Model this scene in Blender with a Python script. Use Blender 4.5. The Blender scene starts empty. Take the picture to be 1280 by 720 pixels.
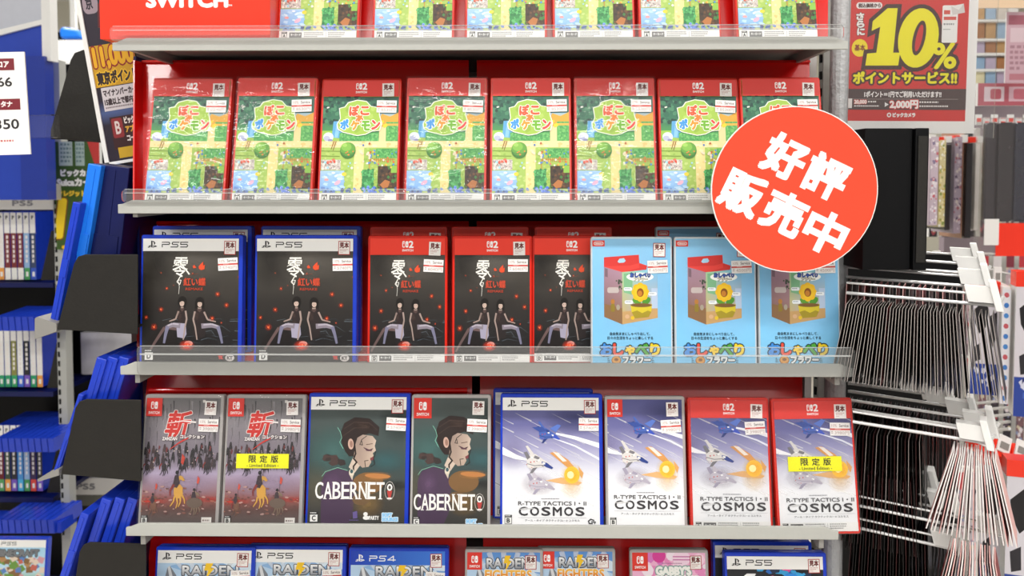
import bpy, bmesh, math, random
from mathutils import Vector, Matrix, Euler
S = bpy.context.scene
COL = S.collection
R = math.radians

# ------------------------------------------------------------------ camera, sky, light, exposure
F = 1000.0                      # focal length in pixels of the 1280 x 720 frame
CAM = Vector((0.0, -1.0, 1.45)); PITCH = R(2.5); YAW = R(0.7); CX, CY = 640.0, 269.0
cd = bpy.data.cameras.new('camera'); cam = bpy.data.objects.new('camera', cd); COL.objects.link(cam)
cd.sensor_fit = 'HORIZONTAL'; cd.sensor_width = 36.0; cd.lens = 36.0 * F / 1280
cd.shift_y = -(360 - CY) / 1280; cd.clip_start = 0.02
cam.location = CAM; cam.rotation_euler = (R(90) - PITCH, 0, YAW)
cd.dof.use_dof = True; cd.dof.focus_distance = 1.03; cd.dof.aperture_fstop = 6.3
S.camera = cam
MR = cam.rotation_euler.to_matrix()

w = bpy.data.worlds.new('world'); S.world = w; w.use_nodes = True
bg = w.node_tree.nodes['Background']
bg.inputs[0].default_value = (1.0, 0.985, 0.97, 1); bg.inputs[1].default_value = 0.36

def area_light(x, y, z, sx, sy, power):
    l = bpy.data.lights.new('ceiling_lamp', 'AREA'); l.shape = 'RECTANGLE'; l.size = sx; l.size_y = sy; l.energy = power
    l.color = (1.0, 0.985, 0.96)
    o = bpy.data.objects.new('ceiling_lamp', l); COL.objects.link(o); o.location = (x, y, z)
    return o
LAMPS = [(x, y) for y in (-3.9, -2.5, -1.25, 1.6, 3.0) for x in (-1.75, 0.0, 1.75)]
for x, y in LAMPS:
    area_light(x, y, 2.83, 1.3, 0.16, 19)
S.view_settings.view_transform = 'Standard'; S.view_settings.look = 'None'
S.view_settings.exposure = 0.0; S.view_settings.gamma = 1.0; S.view_settings.use_curve_mapping = False
S.cycles.transparent_max_bounces = 24
S.cycles.max_bounces = 8

def P(px, py, y):
    """a pixel of the 1280 x 720 frame -> the point where its ray meets the vertical plane at depth y"""
    d = MR @ Vector(((px - CX) / F, (CY - py) / F, -1.0))
    return CAM + d * ((y - CAM.y) / d.y)

# ------------------------------------------------------------------ colours and materials
def lin(h, a=1.0):
    if not isinstance(h, str): return h
    h = h.lstrip('#'); o = []
    for i in (0, 2, 4):
        c = int(h[i:i+2], 16) / 255
        o.append(c / 12.92 if c <= 0.04045 else ((c + 0.055) / 1.055) ** 2.4)
    return (o[0], o[1], o[2], a)

def mat(name, col, rough=0.5, spec=0.5, metal=0.0, coat=0.0, var=0.06, scale=40, bump=0.0, emit=None, bscale=None, stretch=None):
    m = bpy.data.materials.new(name); m.use_nodes = True; nt = m.node_tree; b = nt.nodes['Principled BSDF']
    c = lin(col)
    b.inputs['Roughness'].default_value = rough; b.inputs['Specular IOR Level'].default_value = spec
    b.inputs['Metallic'].default_value = metal; b.inputs['Coat Weight'].default_value = coat
    b.inputs['Coat Roughness'].default_value = 0.06
    tc = nt.nodes.new('ShaderNodeTexCoord')
    nz = nt.nodes.new('ShaderNodeTexNoise'); nz.inputs['Scale'].default_value = scale; nz.inputs['Detail'].default_value = 4
    nt.links.new(tc.outputs['Object'], nz.inputs['Vector'])
    mx = nt.nodes.new('ShaderNodeMix'); mx.data_type = 'RGBA'
    mx.inputs['A'].default_value = tuple(v * (1 - var) for v in c[:3]) + (1,)
    mx.inputs['B'].default_value = tuple(min(1, v * (1 + var)) for v in c[:3]) + (1,)
    nt.links.new(nz.outputs['Fac'], mx.inputs['Factor']); nt.links.new(mx.outputs['Result'], b.inputs['Base Color'])
    if bump:
        n2 = nt.nodes.new('ShaderNodeTexNoise'); n2.inputs['Scale'].default_value = bscale or scale * 4
        src = tc.outputs['Object']
        if stretch:
            mp = nt.nodes.new('ShaderNodeMapping'); mp.inputs['Scale'].default_value = stretch
            nt.links.new(src, mp.inputs['Vector']); src = mp.outputs['Vector']
        nt.links.new(src, n2.inputs['Vector'])
        bp = nt.nodes.new('ShaderNodeBump'); bp.inputs['Strength'].default_value = bump; bp.inputs['Distance'].default_value = 0.004
        nt.links.new(n2.outputs['Fac'], bp.inputs['Height']); nt.links.new(bp.outputs['Normal'], b.inputs['Normal'])
        if coat: nt.links.new(bp.outputs['Normal'], b.inputs['Coat Normal'])
    if emit:
        b.inputs['Emission Color'].default_value = lin(col); b.inputs['Emission Strength'].default_value = emit
    return m

def print_mat(name, rough=0.4, spec=0.4, coat=0.0):
    m = bpy.data.materials.new(name); m.use_nodes = True; nt = m.node_tree; b = nt.nodes['Principled BSDF']
    a = nt.nodes.new('ShaderNodeAttribute'); a.attribute_name = 'Col'
    nt.links.new(a.outputs['Color'], b.inputs['Base Color']); nt.links.new(a.outputs['Alpha'], b.inputs['Alpha'])
    b.inputs['Roughness'].default_value = rough; b.inputs['Specular IOR Level'].default_value = spec
    b.inputs['Coat Weight'].default_value = coat; b.inputs['Coat Roughness'].default_value = 0.05
    return m

def clear_mat(name, milky=0.1, tint='#ffffff', gloss=0.06, rough=0.08, bump=0.0, scale=(10, 10, 30)):
    m = bpy.data.materials.new(name); m.use_nodes = True; nt = m.node_tree; nt.nodes.clear()
    out = nt.nodes.new('ShaderNodeOutputMaterial'); tr = nt.nodes.new('ShaderNodeBsdfTransparent')
    df = nt.nodes.new('ShaderNodeBsdfDiffuse'); gl = nt.nodes.new('ShaderNodeBsdfGlossy')
    df.inputs['Color'].default_value = lin(tint); gl.inputs['Roughness'].default_value = rough
    m1 = nt.nodes.new('ShaderNodeMixShader'); m1.inputs[0].default_value = milky
    nt.links.new(tr.outputs[0], m1.inputs[1]); nt.links.new(df.outputs[0], m1.inputs[2])
    m2 = nt.nodes.new('ShaderNodeMixShader'); nt.links.new(m1.outputs[0], m2.inputs[1]); nt.links.new(gl.outputs[0], m2.inputs[2])
    lw = nt.nodes.new('ShaderNodeFresnel'); lw.inputs['IOR'].default_value = 1.0 + gloss * 8
    nt.links.new(lw.outputs[0], m2.inputs[0])
    if bump:
        tc = nt.nodes.new('ShaderNodeTexCoord'); oi = nt.nodes.new('ShaderNodeObjectInfo')
        mp = nt.nodes.new('ShaderNodeMapping'); mp.inputs['Scale'].default_value = scale
        ad = nt.nodes.new('ShaderNodeVectorMath'); ad.operation = 'ADD'
        sc = nt.nodes.new('ShaderNodeVectorMath'); sc.operation = 'SCALE'; sc.inputs['Scale'].default_value = 0.5
        nt.links.new(oi.outputs['Location'], sc.inputs[0]); nt.links.new(tc.outputs['Object'], ad.inputs[0]); nt.links.new(sc.outputs[0], ad.inputs[1])
        nt.links.new(ad.outputs[0], mp.inputs['Vector'])
        nz = nt.nodes.new('ShaderNodeTexNoise'); nz.inputs['Scale'].default_value = 1.0; nz.inputs['Detail'].default_value = 2.5
        nz.inputs['Distortion'].default_value = 0.6
        nt.links.new(mp.outputs[0], nz.inputs['Vector'])
        bp = nt.nodes.new('ShaderNodeBump'); bp.inputs['Strength'].default_value = bump; bp.inputs['Distance'].default_value = 0.003
        nt.links.new(nz.outputs['Fac'], bp.inputs['Height'])
        nt.links.new(bp.outputs['Normal'], gl.inputs['Normal'])
    nt.links.new(m2.outputs[0], out.inputs['Surface'])
    return m

M = dict(
    print=print_mat('glossy_print'), matte_print=print_mat('matte_print', 0.6, 0.25),
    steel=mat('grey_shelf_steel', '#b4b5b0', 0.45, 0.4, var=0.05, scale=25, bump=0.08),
    steel_dark=mat('dark_grey_steel', '#8e8c88', 0.5, 0.4),  # darker grey steel for decks, brackets and tray lips
    pole=mat('hammered_grey_paint', '#b9bcbe', 0.4, 0.5, var=0.05, scale=120, bump=0.5, bscale=160),
    red_case=mat('red_case_plastic', '#e02a1a', 0.22, 0.5, var=0.04),
    red_card=mat('glossy_red_board', '#dd0e0c', 0.22, 0.5, coat=0.3, var=0.05, scale=8, bump=0.05, bscale=6),
    red_sign=mat('red_sign_board', '#f83a24', 0.3, 0.4, var=0.02),
    blue_case=mat('blue_case_plastic', '#2040c4', 0.2, 0.5, var=0.12, scale=60),
    azure=mat('azure_plastic', '#1f7df0', 0.3, 0.4),
    navy=mat('navy_plastic', '#0c1550', 0.35, 0.4, var=0.2),
    grey_case=mat('clear_grey_case_plastic', '#b4b0ae', 0.2, 0.5, var=0.08, scale=60),
    white_case=mat('clear_white_case_plastic', '#d5dde3', 0.2, 0.5, var=0.05),
    black=mat('black_plate', '#23211e', 0.55, 0.3, var=0.15, scale=60, bump=0.1),
    jet=mat('jet_black_housing', '#08080a', 0.4, 0.2, var=0.2),
    dark_back=mat('dark_back_panel', '#2b1716', 0.6, 0.3, var=0.2),
    white=mat('white_plastic', '#eeeeec', 0.4, 0.4, var=0.03),
    cream=mat('cream_wall_paint', '#d8d4c4', 0.8, 0.2, var=0.04, scale=6),
    paper=mat('white_card', '#f2f1ee', 0.6, 0.25, var=0.02),
    chrome=mat('polished_wire', '#d4d4d4', 0.3, 0.6, metal=0.3, var=0.05),
    floor=mat('pale_floor_tile', '#cfc9c0', 0.35, 0.4, var=0.06, scale=4),
    ceil=mat('ceiling_board', '#efeeea', 0.8, 0.2, var=0.02, scale=12),
    maroon=mat('maroon_board', '#5c1a1c', 0.4, 0.4),
    lamp=mat('lamp_diffuser', '#fffaf0', 0.5, 0.2, emit=3.0, var=0.0),
    acrylic=clear_mat('milky_acrylic', 0.075, '#e6e7e5', 0.04, 0.08),
    acrylic_edge=clear_mat('acrylic_cut_edge', 0.35, '#eef0ee', 0.05, 0.2),
    film=clear_mat('wrinkled_clear_film', 0.02, '#ffffff', 0.036, 0.035, 1.0, (12, 12, 42)),
    sleeve=clear_mat('clear_sleeve', 0.012, '#ffffff', 0.05, 0.1),
)

# ------------------------------------------------------------------ mesh building
class MB:
    def __init__(s): s.v = []; s.f = []; s.m = []
    def face(s, pts, m=0):
        n = len(s.v); s.v += [tuple(p) for p in pts]; s.f.append(tuple(range(n, n + len(pts)))); s.m.append(m)
    def box(s, x0, x1, y0, y1, z0, z1, m=0):
        n = len(s.v)
        s.v += [(x0,y0,z0),(x1,y0,z0),(x1,y1,z0),(x0,y1,z0),(x0,y0,z1),(x1,y0,z1),(x1,y1,z1),(x0,y1,z1)]
        for f in ((0,3,2,1),(4,5,6,7),(0,1,5,4),(1,2,6,5),(2,3,7,6),(3,0,4,7)):
            s.f.append(tuple(n + i for i in f)); s.m.append(m)
        return s
    def prism(s, poly, y0, y1, m=0, inset=0.0):
        """poly: counter-clockwise (x, z) seen from -y, extruded from y0 (front) to y1"""
        k = len(poly); n = len(s.v)
        s.v += [(x, y0, z) for x, z in poly] + [(x, y1, z) for x, z in poly]
        s.f.append(tuple(range(n, n + k))); s.m.append(m)
        s.f.append(tuple(range(n + 2 * k - 1, n + k - 1, -1))); s.m.append(m)
        for i in range(k):
            j = (i + 1) % k
            s.f.append((n + i, n + k + i, n + k + j, n + j)); s.m.append(m)
        return s
    def hexa(s, front, off, m=0):
        """front: four or more 3-D points counter-clockwise from the front, pushed back by the vector off"""
        k = len(front); n = len(s.v); off = Vector(off)
        s.v += [tuple(p) for p in front] + [tuple(Vector(p) + off) for p in front]
        s.f.append(tuple(range(n, n + k))); s.m.append(m)
        s.f.append(tuple(range(n + 2 * k - 1, n + k - 1, -1))); s.m.append(m)
        for i in range(k):
            j = (i + 1) % k
            s.f.append((n + i, n + k + i, n + k + j, n + j)); s.m.append(m)
        return s
    def tube(s, a, b, r, n=8, m=0):
        a, b = Vector(a), Vector(b); d = (b - a).normalized()
        u = d.orthogonal().normalized(); v = d.cross(u); k = len(s.v)
        for p in (a, b):
            for i in range(n):
                t = 2 * math.pi * i / n; s.v.append(tuple(p + u * r * math.cos(t) + v * r * math.sin(t)))
        for i in range(n):
            j = (i + 1) % n; s.f.append((k + i, k + j, k + n + j, k + n + i)); s.m.append(m)
        s.f.append(tuple(k + i for i in range(n - 1, -1, -1))); s.m.append(m)
        s.f.append(tuple(k + n + i for i in range(n))); s.m.append(m)
        return s
    def mesh(s, name, mats):
        me = bpy.data.meshes.new(name); me.from_pydata(s.v, [], s.f)
        for m in (mats if isinstance(mats, (list, tuple)) else [mats]): me.materials.append(m)
        me.polygons.foreach_set('material_index', s.m); me.update()
        return me
    def build(s, name, mats, parent=None, bevel=0.0):
        o = link(name, s.mesh(name, mats), parent)
        if bevel:
            b = o.modifiers.new('bevel', 'BEVEL'); b.width = bevel; b.segments = 2; b.limit_method = 'ANGLE'
        return o

def link(name, me, parent=None):
    o = bpy.data.objects.new(name, me); COL.objects.link(o)
    if parent is not None: o.parent = parent
    return o
def tag(o, label, cat, group=None, kind=None):
    o['label'] = label; o['category'] = cat
    if group: o['group'] = group
    if kind: o['kind'] = kind
    return o
def thing(name, label, cat, loc=(0, 0, 0), rot=(0, 0, 0), group=None):
    o = bpy.data.objects.new(name, None); COL.objects.link(o); o.empty_display_size = 0.02
    o.location = loc; o.rotation_euler = rot
    return tag(o, label, cat, group)
def struct(name, mb, m):
    o = mb.build(name, m); o['kind'] = 'structure'; return o
def rrect(x0, z0, x1, z1, r, n=4):
    pts = []
    for cx, cz, a0 in ((x1 - r, z0 + r, -90), (x1 - r, z1 - r, 0), (x0 + r, z1 - r, 90), (x0 + r, z0 + r, 180)):
        for i in range(n + 1):
            a = R(a0 + 90 * i / n); pts.append((cx + r * math.cos(a), cz + r * math.sin(a)))
    return pts

# ------------------------------------------------------------------ flat print: coloured shapes in thin layers, millimetres
GLY = {}
def glyph(s):
    if s not in GLY:
        cu = bpy.data.curves.new('lettering', 'FONT'); cu.body = s; cu.size = 1; cu.dimensions = '2D'; cu.fill_mode = 'FRONT'; cu.resolution_u = 3
        o = bpy.data.objects.new('lettering', cu); me = o.to_mesh()
        v = [(p.co.x, p.co.y) for p in me.vertices]; f = [tuple(p.vertices) for p in me.polygons]
        o.to_mesh_clear(); bpy.data.objects.remove(o); bpy.data.curves.remove(cu)
        xs = [p[0] for p in v] or [0]; ys = [p[1] for p in v] or [0]
        x0, x1, y0, y1 = min(xs), max(xs), min(ys), max(ys)
        GLY[s] = ([((x - x0) / max(x1 - x0, 1e-6), (y - y0) / max(y1 - y0, 1e-6)) for x, y in v], f, x1 - x0, y1 - y0)
    return GLY[s]

class Art:
    LAYER = 0.006
    def __init__(s, W, H):
        s.W, s.H = W, H; s.v = []; s.f = []; s.c = []; s.z = 0.0; s.frame(0, 0, W, H, 0, H, W, 0)
    def frame(s, px0, py0, px1, py1, x0, y0, x1, y1):
        """drawing coordinates: (px0, py0) is drawn at (x0, y0) mm and (px1, py1) at (x1, y1)"""
        s.sx = (x1 - x0) / (px1 - px0); s.ox = x0 - px0 * s.sx; s.sy = (y1 - y0) / (py1 - py0); s.oy = y0 - py0 * s.sy
        return s
    def fit(s, px0, py0, px1, py1): return s.frame(px0, py0, px1, py1, 0, s.H, s.W, 0)
    def bump(s): s.z += s.LAYER
    def tick(s): s.z += 0.001
    def emit(s, pts, col):
        p = [(x * s.sx + s.ox, y * s.sy + s.oy) for x, y in pts]
        cs = col if isinstance(col, list) else [col] * len(p)
        q = list(zip(p, cs))
        for ax, lim, sg in ((0, 0, 1), (0, s.W, -1), (1, 0, 1), (1, s.H, -1)):
            if all(sg * (a[0][ax] - lim) >= 0 for a in q): continue
            o = []
            for i in range(len(q)):
                a, b = q[i], q[(i + 1) % len(q)]
                da, db = sg * (a[0][ax] - lim), sg * (b[0][ax] - lim)
                if da >= 0: o.append(a)
                if (da >= 0) != (db >= 0):
                    t = da / (da - db)
                    o.append((tuple(u + (v - u) * t for u, v in zip(a[0], b[0])), tuple(u + (v - u) * t for u, v in zip(a[1], b[1]))))
            q = o
            if len(q) < 3: return
        ar = sum(q[i][0][0] * q[(i + 1) % len(q)][0][1] - q[(i + 1) % len(q)][0][0] * q[i][0][1] for i in range(len(q)))
        if ar < 0: q.reverse()
        n = len(s.v); s.v += [(a[0][0], -s.z, a[0][1]) for a in q]; s.f.append(tuple(range(n, n + len(q)))); s.c += [a[1] for a in q]
    def poly(s, pts, col):
        s.bump(); s.emit(pts, [lin(c) for c in col] if isinstance(col, list) else lin(col)); return s
    def rect(s, x0, y0, x1, y1, col):
        return s.poly([(x0, y0), (x1, y0), (x1, y1), (x0, y1)], col)
    def vgrad(s, x0, y0, x1, y1, stops):
        """stops: (fraction from y0 to y1, colour)"""
        s.bump()
        for (a, ca), (b, cb) in zip(stops, stops[1:]):
            ya, yb = y0 + (y1 - y0) * a, y0 + (y1 - y0) * b; ca_, cb_ = lin(ca), lin(cb)
            s.emit([(x0, ya), (x1, ya), (x1, yb), (x0, yb)], [ca_, ca_, cb_, cb_])
        return s
    def ell(s, cx, cy, rx, ry=None, col='#ffffff', n=20, rim=None, rot=0):
        """rim: colour of the edge, for a soft blend out from the centre"""
        ry = rx if ry is None else ry; s.bump(); c, d = math.cos(rot), math.sin(rot)
        pts = []
        for i in range(n):
            a = 2 * math.pi * i / n; u, v = rx * math.cos(a), ry * math.sin(a); pts.append((cx + u * c - v * d, cy + u * d + v * c))
        if rim is None: s.emit(pts, lin(col)); return s
        a, b = lin(col), lin(rim)
        for i in range(n): s.emit([(cx, cy), pts[i], pts[(i + 1) % n]], [a, b, b])
        return s
    def glow(s, cx, cy, r, col, a=1.0, ry=None, rot=0):
        c = lin(col); return s.ell(cx, cy, r, ry, (c[0], c[1], c[2], a), 14, (c[0], c[1], c[2], 0.0), rot)
    def rr(s, x0, y0, x1, y1, r, col):
        return s.poly(rrect(min(x0, x1), min(y0, y1), max(x0, x1), max(y0, y1), r), col)
    def line(s, pts, wd, col, closed=False):
        s.bump(); c = lin(col); pts = pts + [pts[0]] if closed else pts
        k = abs(s.sx / s.sy)
        for (x0, y0), (x1, y1) in zip(pts, pts[1:]):
            dx, dy = x1 - x0, y1 - y0; l = math.hypot(dx, dy) or 1; nx, ny = -dy / l * wd / 2, dx / l * wd / 2
            ex, ey = dx / l * wd * 0.4, dy / l * wd * 0.4; s.tick()
            s.emit([(x0 + nx - ex, y0 + ny - ey), (x1 + nx + ex, y1 + ny + ey), (x1 - nx + ex, y1 - ny + ey), (x0 - nx - ex, y0 - ny - ey)], c)
        return s
    def taper(s, pts, w0, w1, col):
        s.bump(); c = lin(col); n = len(pts) - 1
        for i, ((x0, y0), (x1, y1)) in enumerate(zip(pts, pts[1:])):
            dx, dy = x1 - x0, y1 - y0; l = math.hypot(dx, dy) or 1; nx, ny = -dy / l, dx / l
            s.tick(); a = (w0 + (w1 - w0) * i / n) / 2; b = (w0 + (w1 - w0) * (i + 1) / n) / 2
            s.emit([(x0 + nx * a, y0 + ny * a), (x1 + nx * b, y1 + ny * b), (x1 - nx * b, y1 - ny * b), (x0 - nx * a, y0 - ny * a)], c)
        return s
    def _txt(s, g, x0, y0, x1, y1, col, dx, dy, shear, rot):
        v, f, _, _ = g; c = lin(col) if isinstance(col, str) or not isinstance(col, list) else [lin(q) for q in col]
        cx, cy = (x0 + x1) / 2, (y0 + y1) / 2; ca, sa = math.cos(rot), math.sin(rot)
        for t in f:
            pts = []; cc = []
            for i in t:
                u, q = v[i]; x = x0 + (x1 - x0) * u + dx + shear * (q - 0.5) * abs(y1 - y0); y = y1 + (y0 - y1) * q + dy
                if rot: x, y = cx + (x - cx) * ca - (y - cy) * sa, cy + (x - cx) * sa + (y - cy) * ca
                pts.append((x, y))
                if isinstance(c, list): cc.append(tuple(a + (b - a) * q for a, b in zip(c[1], c[0])))
            s.emit(pts, cc if isinstance(c, list) else c)
    def text(s, t, x0, y0, x1, y1, col, bold=0.0, out=None, shear=0.0, rot=0.0, sq=False):
        """y0 is the top and y1 the bottom of the lettering, x0..x1 its width; out = (colour, width) draws an outline; col may be [top, bottom]"""
        g = glyph(t)
        if x1 is None: x1 = x0 + abs(y1 - y0) * g[2] / max(g[3], 1e-6) * abs(s.sy / s.sx)
        if out:
            s.bump(); oc, ow = out; ow += bold
            for k in range(12):
                a = 2 * math.pi * k / 12; s.tick(); s._txt(g, x0, y0, x1, y1, oc, ow * math.cos(a), ow * math.sin(a), shear, rot)
        s.bump(); s._txt(g, x0, y0, x1, y1, col, 0, 0, shear, rot)
        if bold:
            for k in range(8):
                a = 2 * math.pi * k / 8; s.tick(); e = bold / max(abs(math.cos(a)), abs(math.sin(a))) if sq else bold; s._txt(g, x0, y0, x1, y1, col, e * math.cos(a), e * math.sin(a), shear, rot)
        return s
    def scatter(s, n, x0, y0, x1, y1, cols, r0, r1, seed=1, asp=1.0, sides=5, rot=None):
        rnd = random.Random(seed); s.bump()
        for _ in range(n):
            s.tick(); cx, cy, r = rnd.uniform(x0, x1), rnd.uniform(y0, y1), rnd.uniform(r0, r1); a0 = rnd.uniform(0, 6.28); c = lin(rnd.choice(cols))
            ro = rnd.uniform(-0.3, 0.3) if rot is None else rot
            pts = []
            for i in range(sides):
                a = a0 + 2 * math.pi * i / sides; u, v = r * asp * math.cos(a), r * math.sin(a)
                pts.append((cx + u * math.cos(ro) - v * math.sin(ro), cy + u * math.sin(ro) + v * math.cos(ro)))
            s.emit(pts, c)
        return s
    def lines(s, x0, y0, x1, y1, n, col, seed=0, gap=0.45):
        """rows of print too fine to read"""
        rnd = random.Random(seed); s.bump(); h = (y1 - y0) / n
        for i in range(n):
            x = x0; e = x1 if i < n - 1 else x0 + (x1 - x0) * rnd.uniform(0.5, 0.9)
            while x < e:
                wd = abs(h) * rnd.uniform(0.35, 0.7)
                s.emit([(x, y0 + h * i), (min(x + wd, e), y0 + h * i), (min(x + wd, e), y0 + h * (i + 1 - gap)), (x, y0 + h * (i + 1 - gap))], lin(col)); x += wd * 1.45
        return s
    def mesh(s, name, m):
        me = bpy.data.meshes.new(name); me.from_pydata([(x / 1000, y / 1000, z / 1000) for x, y, z in s.v], [], s.f)
        ca = me.color_attributes.new('Col', 'FLOAT_COLOR', 'CORNER')
        ca.data.foreach_set('color', [k for c in s.c for k in c]); me.materials.append(m); me.update()
        return me

# ---- marks that several covers share (drawing coordinates: millimetres, y up)
def mm(A): return A.frame(0, 0, A.W, A.H, 0, 0, A.W, A.H)
def ps_header(A, name, h=16.5, bgc='#f4f4f2', ink='#1d1d1f'):
    mm(A); W, H = A.W, A.H
    if isinstance(bgc, list): A.rect(0, H - h, W, H, [bgc[0], bgc[1], bgc[1], bgc[0]])
    else: A.rect(0, H - h, W, H, bgc)
    x, y = 6.0, H - h + 4.0
    # the interlocked p and s emblem
    A.poly([(x + 4.6, y + 1.2), (x + 6.6, y + 0.5), (x + 6.6, y + 9.0), (x + 4.6, y + 9.8)], ink)
    A.poly([(x + 6.6, y + 9.0), (x + 4.6, y + 9.8), (x + 8.5, y + 8.9), (x + 10.3, y + 7.2), (x + 9.8, y + 4.8), (x + 8.0, y + 4.7), (x + 8.4, y + 6.9), (x + 7.4, y + 7.8)], ink)
    A.poly([(x + 4.2, y + 2.2), (x + 0.2, y + 1.4), (x + 0.6, y + 0.3), (x + 4.2, y + 1.0), (x + 4.2, y + 1.6), (x + 2.0, y + 1.2), (x + 4.2, y + 3.0), (x + 4.2, y + 4.0), (x + 0.4, y + 2.4)], ink)
    A.poly([(x + 7.0, y + 3.6), (x + 11.4, y + 3.2), (x + 12.8, y + 2.0), (x + 7.0, y + 0.4), (x + 7.0, y + 1.6), (x + 10.2, y + 2.3), (x + 7.0, y + 2.6)], ink)
    x += 19.5; y += 1.4; h2 = 6.2; lw = 1.25
    def P_(x): A.line([(x, y), (x, y + h2 * 0.55), (x + 9.0, y + h2 * 0.55), (x + 9.9, y + h2 * 0.75), (x + 9.0, y + h2), (x, y + h2)], lw, ink)
    def S_(x): A.line([(x, y), (x + 8.4, y), (x + 9.2, y + h2 * 0.25), (x + 8.4, y + h2 * 0.52), (x + 2.4, y + h2 * 0.52), (x + 1.5, y + h2 * 0.75), (x + 2.4, y + h2), (x + 10.6, y + h2)], lw, ink)
    P_(x); S_(x + 11.6); x += 24.5
    if name == '5': A.line([(x, y), (x + 8.2, y), (x + 9.2, y + h2 * 0.28), (x + 8.2, y + h2 * 0.55), (x, y + h2 * 0.55), (x, y + h2), (x + 9.4, y + h2)], lw, ink)
    else: A.line([(x + 10, y + h2 * 0.2), (x, y + h2 * 0.2), (x + 7.4, y + h2), (x + 7.4, y)], lw, ink)
def pads(A, x, y, h, ink='#ffffff', hole='#d8302a'):
    """two game pads side by side, height h"""
    wd = h * 0.42
    A.rr(x, y, x + wd, y + h, wd * 0.45, ink); A.rr(x + wd * 0.28, y + h * 0.14, x + wd * 0.86, y + h * 0.86, wd * 0.25, hole); A.ell(x + wd * 0.55, y + h * 0.66, wd * 0.2, None, ink, 10)
    A.rr(x + wd * 1.2, y, x + wd * 2.2, y + h, wd * 0.45, ink); A.ell(x + wd * 1.7, y + h * 0.4, wd * 0.22, None, hole, 10)
def s2_header(A, h=21.5, c='#e2352c'):
    mm(A); W, H = A.W, A.H
    A.rect(0, H - h, W, H, c)
    pads(A, W * 0.43, H - h + 9.6, 8.6, '#ffffff', c)
    A.text('2', W * 0.52, H - h + 18.2, W * 0.575, H - h + 9.6, '#ffffff', 0.45)
    A.text('SWITCH', W * 0.43, H - h + 7.3, W * 0.575, H - h + 4.6, '#ffffff', 0.12)
def s1_tag(A, s=20.0):
    mm(A); H = A.H
    A.rect(0, H - s * 1.12, s, H, '#e0392f'); pads(A, s * 0.29, H - s * 0.68, s * 0.46, '#ffffff', '#e0392f')
    A.text('SWITCH', s * 0.16, H - s * 0.82, s * 0.84, H - s * 0.98, '#ffffff', 0.1)
def rating(A, x, y, ch='A', s=7.5, light=True):
    mm(A); a, b = ('#e9e9e6', '#2c2c2c')
    A.rect(x, y, x + s, y + s * 1.2, b); A.rect(x + 0.6, y + 0.6, x + s - 0.6, y + s * 0.86, a)
    A.lines(x + 0.8, y + s * 1.12, x + s - 0.8, y + s * 0.92, 1, a)
    A.text(ch, x + s * 0.3, y + s * 0.74, x + s * 0.7, y + s * 0.2, b, 0.3)
def s2_strip(A, ch='A', h=11.5):
    mm(A); W = A.W
    A.rect(0, 0, W, h, '#f1f1ef'); rating(A, 3, 1.4, ch, 7.2)
    A.rect(13, 2.0, 29, 9.4, '#6b6b6b'); A.text('キーカード', 15, 7.6, 27.5, 4.6, '#f4f4f4', 0.12)
    A.lines(32, 9.6, 57, 2.0, 3, '#8a8a8a', 3); A.rect(60, 1.6, 60.5, 9.8, '#bbbbbb'); A.lines(63, 9.6, 84, 2.0, 3, '#8a8a8a', 5)

# ---- stickers
def sticker_sample(border):
    A = Art(15.5, 18.0); mm(A)
    A.rect(0, 0, 15.5, 18, '#b2433f' if border else '#f1ebe8'); A.rect(0.9, 0.9, 14.6, 17.1, '#f3efec')
    A.text('見本', 1.9, 16.2, 13.6, 9.0, '#6a1d1b', 0.32)
    A.lines(2.2, 7.4, 13.2, 3.6, 2, '#c9a19e', 2); A.lines(2.2, 3.2, 9.0, 1.8, 1, '#c9a19e', 4)
    return A.mesh('sample_sticker', M['matte_print'])
def sticker_price(t):
    A = Art(26, 16.5); mm(A)
    A.rect(0, 0, 26, 16.5, '#f3f0ee'); A.rect(0, 7.0, 26, 9.2, '#cf5650'); A.lines(7, 8.8, 19, 7.5, 1, '#f0d8d4', 8)
    A.text('10%', 2.0, 14.6, 9.0, 11.0, '#c9b8b4', 0.1); A.text('Service', 12, 14.6, 24, 11.0, '#8d8583', 0.12)
    A.lines(1.6, 5.8, 4.4, 2.0, 2, '#a89c98', 1); A.text(t, 6, 5.9, 24.5, 1.6, '#cdc2bf', 0.2)
    return A.mesh('price_sticker', M['matte_print'])
def sticker_limited():
    A = Art(69, 18.5); mm(A)
    A.rect(0, 0, 69, 18.5, '#f4f21c')
    for i, ch in enumerate('限定版'): A.text(ch, 16.5 + i * 14.5, 16.2, 26 + i * 14.5, 7.4, '#33331f', 0.25)
    A.text('- Limited Edition -', 14, 5.6, 56, 1.8, '#4a4a2a', 0.1)
    return A.mesh('edition_sticker', M['matte_print'])
SAMPLE = {True: sticker_sample(True), False: sticker_sample(False)}
PRICE = {k: sticker_price(k) for k in ('8530円', '5740円', '6040円', '4500円', '3980円')}
LIMITED = sticker_limited()

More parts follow.
